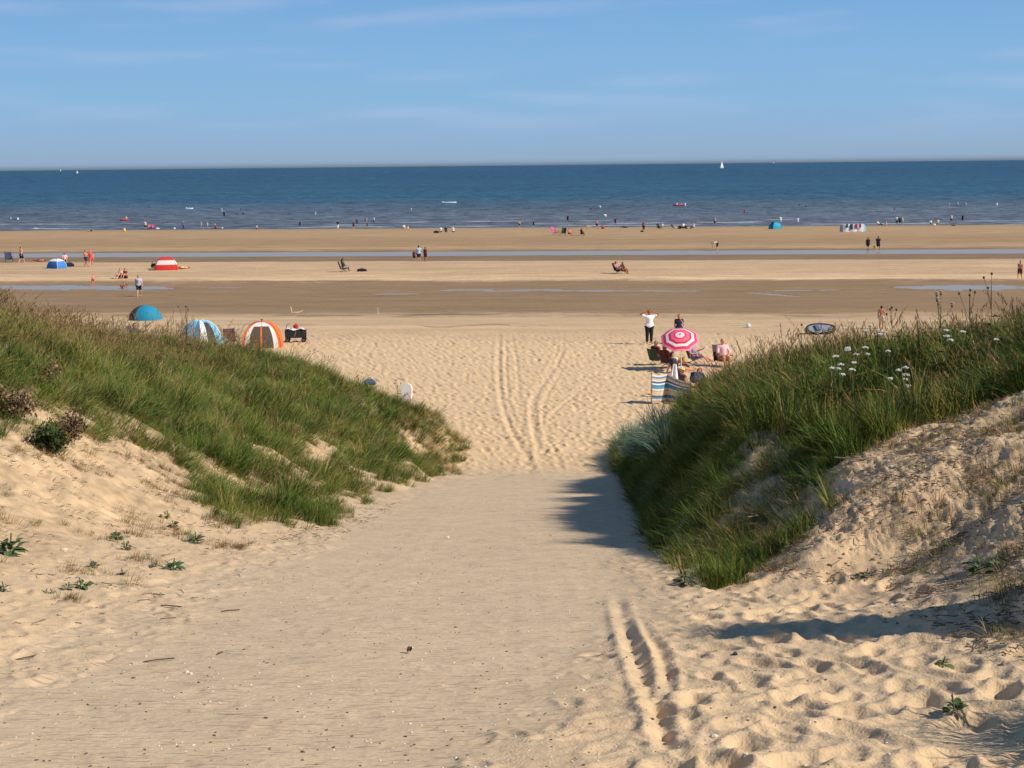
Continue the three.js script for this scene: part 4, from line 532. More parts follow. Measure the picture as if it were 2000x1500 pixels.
// ---------------------------------------------------------------- the group under the parasol
const N = { near: true, cell: .022 };
person('person in white T-shirt and black trousers with both hands on head', onBeach(1268, 673), .1, { ...N, pose: 'head', h: 1.72, skin: TAN, top: '#eeeef2', sleeve: .3, legs: 'trousers', legColor: '#17171a', fat: 1.12, hair: '#6b4a38' });
person('person in navy top standing with a hand to the face behind the parasol', onBeach(1326, 671), .1, { ...N, pose: 'face', h: 1.5, skin: SKIN, top: '#232a4c', legs: 'shorts', legColor: '#232844', hair: '#2a1c16' });
{ const a = onBeach(1283, 713), b = onBeach(1306, 719), c = onBeach(1356, 709), d = onBeach(1412, 716);
  chair('low green canvas beach chair under the parasol shadow', a, 2.35, '#3d5236'); person('bareheaded person with bare brown back sitting in the green chair', a, 2.35, { ...N, pose: 'chair', h: 1.65, skin: '#96583f', top: '#7c3a35', sleeve: 0, legs: 'shorts', legColor: '#5a4a44', hair: '#a08a78' });
  chair('low maroon beach chair beside the green chair', b, 2.1, '#5b2a2c'); person('person in maroon top and dark cap reaching forward from a low chair', b, 2.1, { ...N, pose: 'lounge', h: 1.75, skin: TAN, top: '#6e2c30', legs: 'shorts', legColor: '#cfd2da', hat: { c: '#26201f' }, fat: 1.1 });
  chair('low khaki beach chair at the parasol edge', c, 1.2, '#8a7a4a'); person('person in lavender top leaning back with legs stretched from the khaki chair', c, 1.2, { ...N, pose: 'lounge', h: 1.65, skin: PALE, top: '#a48fb6', legs: 'shorts', legColor: '#9a86b0', hair: '#5a3c2a' });
  chair('wooden framed chair standing apart beside the parasol', d, .25, '#4a3230', '#5a4030', 1.25); person('person with white hair in pale pink blouse and orange shorts on a chair', d.clone().add(new THREE.Vector3(0, .06, .02)), .25, { ...N, pose: 'chair', h: 1.8, skin: '#d89a7c', top: '#dfb9bd', sleeve: .55, legs: 'shorts', legColor: '#c9603e', hair: '#b9a48e' });
  const e = onBeach(1357, 757), f = onBeach(1336, 763), g = onBeach(1330, 757);
  person('person in navy checked shirt bending forward on the sand by the windbreak', e, 2.6, { ...N, pose: 'forward', h: 1.78, skin: TAN, top: '#37405f', sleeve: .45, legs: 'shorts', legColor: '#3a3a40', hat: { c: '#22232b', tilt: .9 }, fat: 1.15 });
  person('person in straw hat leaning on one arm behind the windbreak', f, 2.2, { ...N, pose: 'longsit', h: 1.62, skin: SKIN, top: '#5a4450', sleeve: 0, legs: 'trunks', legColor: '#43343c', hat: { c: '#dcc078', brim: true, tilt: .35 } });
  person('child in dark purple sitting between the rucksack and the parasol pole', onBeach(1322, 741), 2.6, { ...N, pose: 'sit', h: 1.35, skin: SKIN, top: '#4a3550', legs: 'shorts', legColor: '#2c2a3a', hair: '#3a261c' }); person('person in black and white stripes lying back beside the maroon chair', onBeach(1318, 728), 1.7, { ...N, pose: 'longsit', h: 1.65, skin: SKIN, top: '#2b2c36', legs: 'shorts', legColor: '#c9ccd4', hair: '#2a1e1a' });
  bag('black rucksack on the sand beside the person in straw hat', g, .4, '#1d1b22', .42, .5, 'rucksack'); bag('dark cool bag on the sand between the parasol chairs', onBeach(1336, 722), .2, '#26242a', .5, .3, 'cool_bag');
  const n = onBeach(1334, 706); const pot = thing('bucket', 'small yellow bucket on the sand between the parasol chairs', 'bucket', n); mesh('pail', new THREE.LatheGeometry([[0, 0], [.09, 0], [.13, .22], [.12, .22], [.085, .02], [0, .02]].map((q) => new THREE.Vector2(...q)), 16), cloth('#d8b64a'), pot); mesh('handle', curve([[-.12, .22, 0], [-.06, .33, 0], [.06, .33, 0], [.12, .22, 0]], .007), cloth('#c8c8c0'), pot);
}
// ---------------------------------------------------------------- other things lying about
{ const p = onBeach(1462, 640), t = thing('beach_ball', 'white ball on the sand beyond the parasol', 'ball', p.add(new THREE.Vector3(0, .13, 0))); const wedge = (i, c) => mesh('ball_panel', new THREE.SphereGeometry(.14, 4, 12, i * 1.0472, 1.0472), cloth(c), t); for (let i = 0; i < 6; i++) wedge(i, i === 2 ? '#b9c0cc' : '#efeff2'); mesh('valve', new THREE.CylinderGeometry(.012, .014, .02, 8).translate(0, .145, 0), cloth('#ccccd0'), t); t.rotation.z = .5; }
{ const p = onBeach(1602, 652), t = thing('inflatable_dinghy', 'grey and black inflatable dinghy lying on the sand beyond the grass', 'dinghy', p, .12); const ring = (r, y, k) => curve(Array.from({ length: 16 }, (_, i) => { const a = i / 16 * 6.283; return [Math.cos(a) * .78 * k, y, Math.sin(a) * .4 * k * (1 - .25 * Math.cos(a))]; }), r, 40, true); mesh('lower_tube', ring(.09, .12, 1), cloth('#24252a'), t); mesh('upper_tube', ring(.06, .24, .99), cloth('#2a2c33'), t); mesh('floor', grid(14, 8, (u, v) => { const a = u * 6.283, q = v; return [Math.cos(a) * .74 * q, .24, Math.sin(a) * .36 * q * (1 - .25 * Math.cos(a))]; }), fabric('#8a93a8'), t); const s = new THREE.BoxGeometry(.2, .08, .5, 2, 1, 4); s.translate(-.2, .3, 0); mesh('seat', s, cloth('#5c6678'), t); mesh('grab_rope', curve([[-.6, .33, .34], [-.3, .28, .5], [0, .33, .42], [.3, .28, .42], [.55, .33, .3]], .012), cloth('#d8d4c8'), t); t.rotation.x = .5; t.position.y += .14;
  const q = p.clone().add(new THREE.Vector3(.02, .36, -.2)); towel('pink towel crumpled on the dinghy', q, .4, '#e58a92', .34, .24); }
{ const p = onBeach(793, 786), t = thing('body_board', 'white body board standing upright in the sand beside the dune', 'body board', p, -.25); const s = new THREE.Shape(); s.moveTo(-.2, 0); s.lineTo(.2, 0); s.lineTo(.21, .42); s.quadraticCurveTo(.2, .62, 0, .66); s.quadraticCurveTo(-.2, .62, -.21, .42); s.closePath(); const g = new THREE.ExtrudeGeometry(s, { depth: .05, bevelEnabled: true, bevelSize: .015, bevelThickness: .015, bevelSegments: 2 }); g.rotateX(-.2); mesh('board', g, cloth('#efeae6'), t); const g2 = new THREE.TorusGeometry(.035, .008, 6, 14); g2.translate(.06, .3, .03); mesh('leash_plug', g2, cloth('#9aa4b8'), t); t.scale.setScalar(1.05); mesh('leash', curve([[.06, .3, .03], [.16, .2, .1], [.24, .05, .08], [.28, .02, .02]], .008), cloth('#55575c'), t); }
bag('blue bag on the sand at the dune edge near the white board', onBeach(722, 752), .3, '#44597f', .5, .26);
{ const p = onBeach(570, 611), t = thing('driftwood', 'pale driftwood branch with one upright limb on the wet sand', 'driftwood', p, 0); mesh('trunk', curve([[-.02, .03, 0], [.3, .03, .05], [.55, .06, 0], [.75, .16, -.05]], .045, 12), cloth('#d9c09a'), t); mesh('limb', curve([[0, .0, 0], [-.03, .2, .02], [-.08, .42, 0]], .04, 8), cloth('#e2cba8'), t); }
{ const p = onBeach(738, 613), t = thing('wooden_stake', 'thin pale wooden stake standing in the sand', 'stake', p, 0); mesh('shaft', curve([[0, -.1, 0], [.01, .2, 0], [-.01, .45, .01]], .022, 8), cloth('#dfcfae'), t); mesh('base_chip', curve([[-.08, .01, .03], [.04, .03, .0], [.1, .01, -.02]], .016, 6), cloth('#d0bd98'), t); }
{ // beach trolley by the orange tent
  const p = onBeach(578, 668), t = thing('beach_trolley', 'black folding beach trolley loaded with a white towel', 'trolley', p, .08), K = cloth('#1e1f24'); mesh('basket', grid(28, 4, (u, v) => { const a = u * 4, i = Math.floor(a) % 4, f = a - Math.floor(a), w = .52 + .04 * v, d = .26 + .03 * v, c = [[-w, d], [w, d], [w, -d], [-w, -d]], A = c[i], B = c[(i + 1) % 4]; return [mix(A[0], B[0], f), .26 + v * .36, mix(A[1], B[1], f)]; }), fabric('#26272d'), t); mesh('floor_panel', new THREE.BoxGeometry(1.0, .02, .5).translate(0, .26, 0), K, t);
  for (const [x, z] of [[-.42, .3], [.42, .3], [-.42, -.3], [.42, -.3]]) { const w = new THREE.Group(); w.name = 'wheel'; t.add(w); w.position.set(x, .13, z); const ty = new THREE.TorusGeometry(.1, .034, 8, 18); mesh('tyre', ty, cloth('#131315'), w); const hb = new THREE.CylinderGeometry(.07, .07, .04, 12); hb.rotateX(Math.PI / 2); mesh('hub', hb, cloth('#55565c'), w); }
  for (const s of [-1, 1]) for (const z of [-.27, .27]) mesh('frame_post', tube([s * .53, .2, z], [s * .55, .66, z], .014), K, t); mesh('pull_handle', curve([[-.55, .3, 0], [-.5, .7, 0], [-.42, .95, 0], [-.3, .98, 0]], .014), K, t);
  const q = p.clone(); q.y += .64; towel('white towel spread over the loaded trolley', q, .08, '#ecebef', .95, .5).scale.y = 3; const b = p.clone().add(new THREE.Vector3(.02, .66, -.02)); bag('red bag standing on the trolley', b, .2, '#a82a2c', .24, .3); }
chair('folded-back chair with dark red cloth between the two domed tents', onBeach(453, 677), .5, '#5a2734', '#2d2e30', 1.15); bag('green and grey cool bag beside the dark red chair', onBeach(441, 676).add(new THREE.Vector3(-.1, .12, .2)), .2, '#7fa28c', .55, .42, 'cool_bag');
{ const a = onBeach(270, 676); chair('reclined blue lounger chair under the teal canopy', a, 1.35, '#4a4f78', '#8a8a90', 1.3); person('person in dark blue reclining with bare legs under the teal canopy', a.clone().add(new THREE.Vector3(.05, .12, 0)), 1.35, { cell: .028, pose: 'lounge', h: 1.75, top: '#343a63', legs: 'shorts', legColor: '#3c4270', skin: SKIN, hair: '#3a2a22' }); bag('white and pink bag beside the blue lounger', onBeach(304, 672).add(new THREE.Vector3(0, .2, 0)), .3, '#e9dbe0', .42, .4);
  const q = onBeach(326, 676), t = thing('wicker_basket', 'round brown wicker basket beside the light blue tent', 'basket', q, 0); mesh('bowl', new THREE.LatheGeometry([[0, 0], [.2, 0], [.27, .2], [.25, .5], [.22, .52], [.22, .48], [.24, .2], [0, .03]].map((v) => new THREE.Vector2(...v)), 20), fabric('#7a5334'), t); mesh('handle', curve([[-.24, .5, 0], [-.15, .72, 0], [.15, .72, 0], [.24, .5, 0]], .018), cloth('#684528'), t); }
{ // white windbreak far along the beach with clothes hung over it
  const p = onBeach(1667, 453), t = thing('windbreak', 'white windbreak with clothes hung over it near the waterline', 'windbreak', p, 0), W = fabric('#e9eaf2'), X = [-1.75, -.6, .6, 1.75]; for (let k = 0; k < 3; k++) mesh('cloth_panel', grid(8, 6, (u, v) => [mix(X[k], X[k + 1], u), .03 + v * 1.3, .1 * Math.sin(u * Math.PI)]), W, t); mesh('end_panel', grid(6, 6, (u, v) => [1.75 + u * .5, .03 + v * (1.3 - u * .4), -u * .9]), fabric('#6fb4d6'), t); mesh('end_panel', grid(6, 6, (u, v) => [-1.75 - u * .4, .03 + v * 1.2, -u * .8]), fabric('#b9bccb'), t); X.forEach((x) => mesh('post', tube([x, -.2, 0], [x, 1.42, 0], .03), cloth('#c9c4ba'), t));
  const hang = (x, w, h, c, label) => { const o = mesh('garment', grid(5, 8, (u, v) => [(u - .5) * w * (1 + .2 * (1 - v)), (v - 1) * h, .14 + .03 * Math.sin(u * 7)]), fabric(c)); o.position.set(p.x + x, p.y + 1.36, p.z + .02); tag(o, label, 'garment'); };
  hang(-1.15, .32, .62, '#3c3f5e', 'dark slate garment hung on the white windbreak'); hang(-.4, .4, .95, '#27376a', 'long navy garment hung on the white windbreak'); hang(.35, .3, .75, '#93455c', 'maroon garment hung on the white windbreak'); hang(.75, .4, .66, '#e3a9bd', 'pink garment hung on the white windbreak'); hang(1.1, .2, .6, '#55507e', 'violet garment hung on the white windbreak'); }
{ const p = onBeach(1146, 460), t = thing('beach_parasol', 'tan parasol with a pale rim standing near the waterline', 'parasol', p, 0); mesh('pole', tube([.05, -.2, 0], [0, 1.45, 0], .025), cloth('#dcd2bc'), t); const c = new THREE.Group(); c.name = 'canopy'; c.position.set(0, 1.45, 0); t.add(c); for (let k = 0; k < 8; k++) mesh('canopy_panel', grid(4, 5, (u, v) => { const a = (k + u) / 8 * 6.283, q = 1 - v; return [Math.cos(a) * .95 * q, .3 * (1 - q * q), Math.sin(a) * .95 * q]; }), fabric(k % 2 ? '#a08a68' : '#8e7756'), c); }
// ---------------------------------------------------------------- boats and floats on the sea
function yacht(label, u, v, d, len, hgt) { const r = ray(u, v), p = new THREE.Vector3(r.x / -r.z * d, 0, -d), t = thing('sailing_boat', label, 'boat', p, .6), s = new THREE.Shape(); s.moveTo(-len / 2, 0); s.quadraticCurveTo(len * .1, -len * .16, len / 2, 0); s.quadraticCurveTo(len * .1, len * .16, -len / 2, 0); const g = new THREE.ExtrudeGeometry(s, { depth: len * .11, bevelEnabled: true, bevelSize: len * .01, bevelThickness: len * .01 }); g.rotateX(-Math.PI / 2); mesh('hull', g, cloth('#eef0f2'), t); const cb = new THREE.BoxGeometry(len * .3, len * .06, len * .12, 2, 1, 1); cb.translate(0, len * .15, 0); mesh('cabin', cb, cloth('#d8dcde'), t); mesh('mast', tube([len * .05, len * .1, 0], [len * .05, hgt, 0], len * .012), cloth('#c8ccd0'), t); mesh('boom', tube([len * .05, hgt * .18, 0], [-len * .42, hgt * .18, 0], len * .01), cloth('#c8ccd0'), t);
  mesh('mainsail', grid(6, 10, (a, b) => [len * .04 - a * (1 - b) * len * .46, hgt * (.19 + .79 * b), len * .05 * Math.sin(a * 3) * (1 - b)]), fabric('#f6f6f2'), t); mesh('jib', grid(6, 10, (a, b) => [len * .06 + a * (1 - b) * len * .42, hgt * (.12 + .72 * b), len * .05 * Math.sin(a * 3) * (1 - b)]), fabric('#f2f2ee'), t); return t; }
yacht('large white sailing yacht under full sail on the horizon', 1410, 328, 3250, 9.5, 14.5); yacht('small white sailing boat on the horizon, larger of the distant pair', 151, 338, 4300, 5.5, 7.5); yacht('tiny white sailing boat on the horizon, fainter of the distant pair', 118, 332, 8200, 6.5, 9.5); yacht('faint sailing boat on the horizon far beyond the large yacht', 1511, 319, 9800, 6, 10);
function float(label, u, v, c, w, kind) { const p = inSea(u, v, 0), t = thing(kind, label, kind.replace('_', ' '), p, .15); if (kind === 'paddle_board') { const s = new THREE.Shape(); s.moveTo(-w / 2, 0); s.quadraticCurveTo(-w * .2, w * .13, w * .25, w * .11); s.quadraticCurveTo(w * .45, w * .06, w / 2, 0); s.quadraticCurveTo(w * .45, -w * .06, w * .25, -w * .11); s.quadraticCurveTo(-w * .2, -w * .13, -w / 2, 0); const g = new THREE.ExtrudeGeometry(s, { depth: .25, bevelEnabled: true, bevelSize: .05, bevelThickness: .05 }); g.rotateX(-Math.PI / 2); mesh('deck', g, cloth(c), t); mesh('fin', new THREE.ConeGeometry(.2, .5, 4).translate(-w * .42, .4, 0), cloth(c), t); } else { mesh('tube', curve(Array.from({ length: 12 }, (_, i) => { const a = i / 12 * 6.283; return [Math.cos(a) * w / 2, .22, Math.sin(a) * w * .24]; }), .26, 30, true), cloth(c), t); mesh('floor', new THREE.CylinderGeometry(w * .3, w * .3, .06, 14).scale(1.3, 1, .6).translate(0, .12, 0), cloth('#c8ccd0'), t); } return t; }
float('white paddle board lying flat on the open water', 877, 396, '#eef2f4', 5, 'paddle_board'); float('small white board floating near the far swimmers', 370, 408, '#e8ecf0', 2.2, 'paddle_board'); float('red inflatable boat carrying three people', 1327, 402, '#b04a4c', 3.6, 'inflatable_boat'); float('red kayak near the waterline', 243, 431, '#b84a40', 1.7, 'inflatable_boat');

// ================================================================ people farther off: [pixel, pixel, label, turn, options]
const far = (u, v, label, turn, o) => person(label, onBeach(u, v), turn, { cell: v > 500 ? .032 : .045, pose: 'stand', ...o });
const wade = (u, v, depth, label, turn, o) => person(label, inSea(u, v, depth), turn, { cell: .05, pose: 'stand', ...o });
far(42, 514, 'bare-chested person in black shorts walking past the blue tent', 2.5, { pose: 'walk', skin: PALE, legs: 'shorts', legColor: '#1b1b20', hair: '#2a1e18', h: 1.85 });
towel('orange towel on the sand beside the blue tent', onBeach(74, 512), 1.5, '#d98a4a', .8, 3.0); far(76, 511, 'person lying on the orange towel', 1.5, { pose: 'lie', skin: '#c98468', legs: 'trunks', legColor: '#3a4a6a', hair: '#5a3a2a' });
chair('dark blue folding chair at the channel beyond the blue tent', onBeach(18, 512), .5, '#33395c', '#22242c', 1.5);
far(127, 515, 'person in pink top and blue cap sitting behind the blue tent', .4, { pose: 'chair', top: '#e9b7bb', legs: 'shorts', legColor: '#22284a', hat: { c: '#3a5a94' }, h: 1.8 }); bag('dark blue bag beside the person in pink and blue cap', onBeach(135, 521), .2, '#20253c', 1.1, .5);
far(168, 520, 'bare-chested person in navy shorts walking with the one in coral', 1.1, { pose: 'walk', skin: '#cf8468', legs: 'shorts', legColor: '#20223e', hair: '#7a5236', h: 1.7 }); far(178, 521, 'person in coral red dress walking beside navy shorts', .4, { pose: 'walk', skin: PALE, dress: '#dc5448', hair: '#8a8078', h: 1.7 });
far(236, 544, 'person sitting with knees up at the pool edge in white top', -.6, { pose: 'sit', skin: PALE, top: '#e8cfc6', legs: 'trunks', legColor: '#44303a', hair: '#3c2820' }); far(245, 544, 'person in dark swimsuit sitting at the pool edge', -.4, { pose: 'sit', skin: SKIN, top: '#7a2c30', sleeve: 0, legs: 'trunks', legColor: '#2c2830', hair: '#3c2820' });
far(182, 557, 'child with outstretched arms wading in the tide pool', .5, { pose: 'out', skin: '#e0937c', legs: 'trunks', legColor: '#b04c46', hair: '#8a7a54', h: .98 }); far(242, 564, 'child crawling in the shallow tide pool', 1.4, { pose: 'crawl', skin: '#b0745c', legs: 'trunks', legColor: '#9a4038', hair: '#5a3a2a', h: 1.1 });
far(272, 579, 'person in grey T-shirt with black shoulders and black shorts striding over wet sand', .2, { pose: 'walk', cell: .026, skin: PALE, top: '#b9bccb', sleeve: .4, legs: 'shorts', legColor: '#16161a', hair: '#2c1e18', h: 1.7 });
far(304, 524, 'person in black crouching beside the red tent', -.5, { pose: 'forward', top: '#2b302c', legs: 'trousers', legColor: '#1d201e', hair: '#6a5a44', h: 1.7 }); far(354, 525, 'person lying with bare legs out of the red tent', 1.9, { pose: 'lie', skin: '#d79a72', top: '#d2b08a', legs: 'trunks', legColor: '#a88a5a', hair: '#6a4a2a' });
{ const p = onBeach(671, 531); chair('camouflage folding chair alone on the bright sand bar', p, 1.9, '#59625a', '#22261f', 1.3); person('person with dark hair sitting in the lone camouflage chair', p.clone().add(new THREE.Vector3(0, .1, 0)), 1.9, { cell: .03, pose: 'chair', skin: '#8a5a44', top: '#5c5f56', legs: 'shorts', legColor: '#a9b2aa', hair: '#1e1614', long: true, h: 1.8 }); } bag('black bag lying beside the lone camouflage chair', onBeach(707, 530), .1, '#221c1c', .95, .32);
far(809, 510, 'child in dark red clothes beside the two adults at the channel', Math.PI, { top: '#5a2f38', legs: 'shorts', legColor: '#251f28', hair: '#2a1e1a', h: 1.2 }); far(818, 512, 'person in light blue shirt and dark shorts at the channel', Math.PI, { skin: SKIN, top: '#a9c6d6', legs: 'shorts', legColor: '#23283c', hair: '#3a2a20', h: 1.82 }); far(831, 511, 'person in brown swimsuit beside the light blue shirt at the channel', 2.6, { skin: '#b87a60', dress: '#5c2d2a', hair: '#3a2018', h: 1.6 });
{ const p = onBeach(1207, 534); chair('low black beach chair on the bar above the long streak pools', p, 1.2, '#2b2325', '#26262a', 1.25); person('person in pink and black lounging in the low black chair', p.clone().add(new THREE.Vector3(0, .08, 0)), 1.2, { cell: .03, pose: 'lounge', skin: '#b87058', top: '#b98a8c', legs: 'trunks', legColor: '#2c2228', hair: '#5a4436', h: 1.75 }); far(1217, 534, 'person with bare legs sitting beside the low black chair', .9, { pose: 'chair', skin: '#a8654c', top: '#3a2c34', sleeve: 0, legs: 'trunks', legColor: '#2c2228', hair: '#7a6450', h: 1.6 }); }
far(1401, 490, 'bare-backed person in dark shorts bending over the channel', -1.5, { pose: 'bend', skin: '#e2b79e', legs: 'shorts', legColor: '#3c3648', hair: '#6a5a48', h: 1.75 });
far(1695, 489, 'person all in black walking through the channel', Math.PI, { pose: 'walk', top: '#18181e', dress: '#18181e', hair: '#241c1c', h: 1.6 }); far(1715, 490, 'person in dark navy carrying a yellow bucket in the channel', 2.7, { pose: 'walk', top: '#2c2f44', legs: 'shorts', legColor: '#2a2c3c', hair: '#3a2e28', h: 1.8 });
{ const p = onBeach(1708, 489), t = thing('bucket', 'yellow bucket carried beside the person in dark navy', 'bucket', p.add(new THREE.Vector3(.05, .25, 0)), 0); mesh('pail', new THREE.LatheGeometry([[0, 0], [.15, 0], [.22, .38], [.2, .38], [.14, .03], [0, .03]].map((q) => new THREE.Vector2(...q)), 14), cloth('#e3cf62'), t); mesh('handle', curve([[-.2, .38, 0], [-.1, .58, 0], [.1, .58, 0], [.2, .38, 0]], .015), cloth('#d8d8d0'), t); }
far(1992, 547, 'bare-chested person in brown shorts beside the large tide pool', -.6, { pose: 'walk', skin: '#cf9478', legs: 'shorts', legColor: '#7a4a3c', hair: '#33241c', h: 1.6 }); far(1721, 642, 'bare-backed child with dark hair behind the white flowers', 2.7, { cell: .026, skin: '#c4805f', legs: 'shorts', legColor: '#cbbfb0', hair: '#33201a', h: 1.3 });
// on the far bar
far(861, 455, 'person in white top sitting beside a black bag on the far bar', Math.PI, { pose: 'chair', top: '#f2f2f4', legs: 'shorts', legColor: '#202024', hair: '#4a3a30', fat: 1.2 }); far(871, 455, 'person in charcoal sitting between two people in white', Math.PI, { pose: 'chair', top: '#3c3a40', legs: 'shorts', legColor: '#2a282c', hair: '#3a2c26' }); far(885, 455, 'person in white top and black shorts at the end of the sitting trio', 2.8, { pose: 'chair', top: '#f4f4f6', legs: 'shorts', legColor: '#1b1b1f', hair: '#cfc4b4', fat: 1.2 }); bag('black bag beside the sitting trio on the far bar', onBeach(852, 455), 0, '#201c1c', 1.0, .45);
chair('bright pink beach chair near the tan parasol', onBeach(1085, 459), .9, '#c2559c', '#5a2c3c', 1.7); chair('green beach chair near the tan parasol', onBeach(1099, 460), -.5, '#4d5a48', '#3a3a36', 1.6); far(1112, 460, 'person in coral pink sitting near the tan parasol', .6, { pose: 'chair', skin: '#d0765f', top: '#d98078', legs: 'shorts', legColor: '#a84a48', hair: '#6a3a2a', fat: 1.15 }); far(1136, 460, 'person with brown skin sitting right under the tan parasol', .7, { pose: 'chair', skin: '#7c4632', legs: 'shorts', legColor: '#4a2e28', hair: '#241816', fat: 1.15 }); towel('white towel laid on the sand beside the tan parasol', onBeach(1124, 460), 1.2, '#e6ddd2', .9, 1.8);
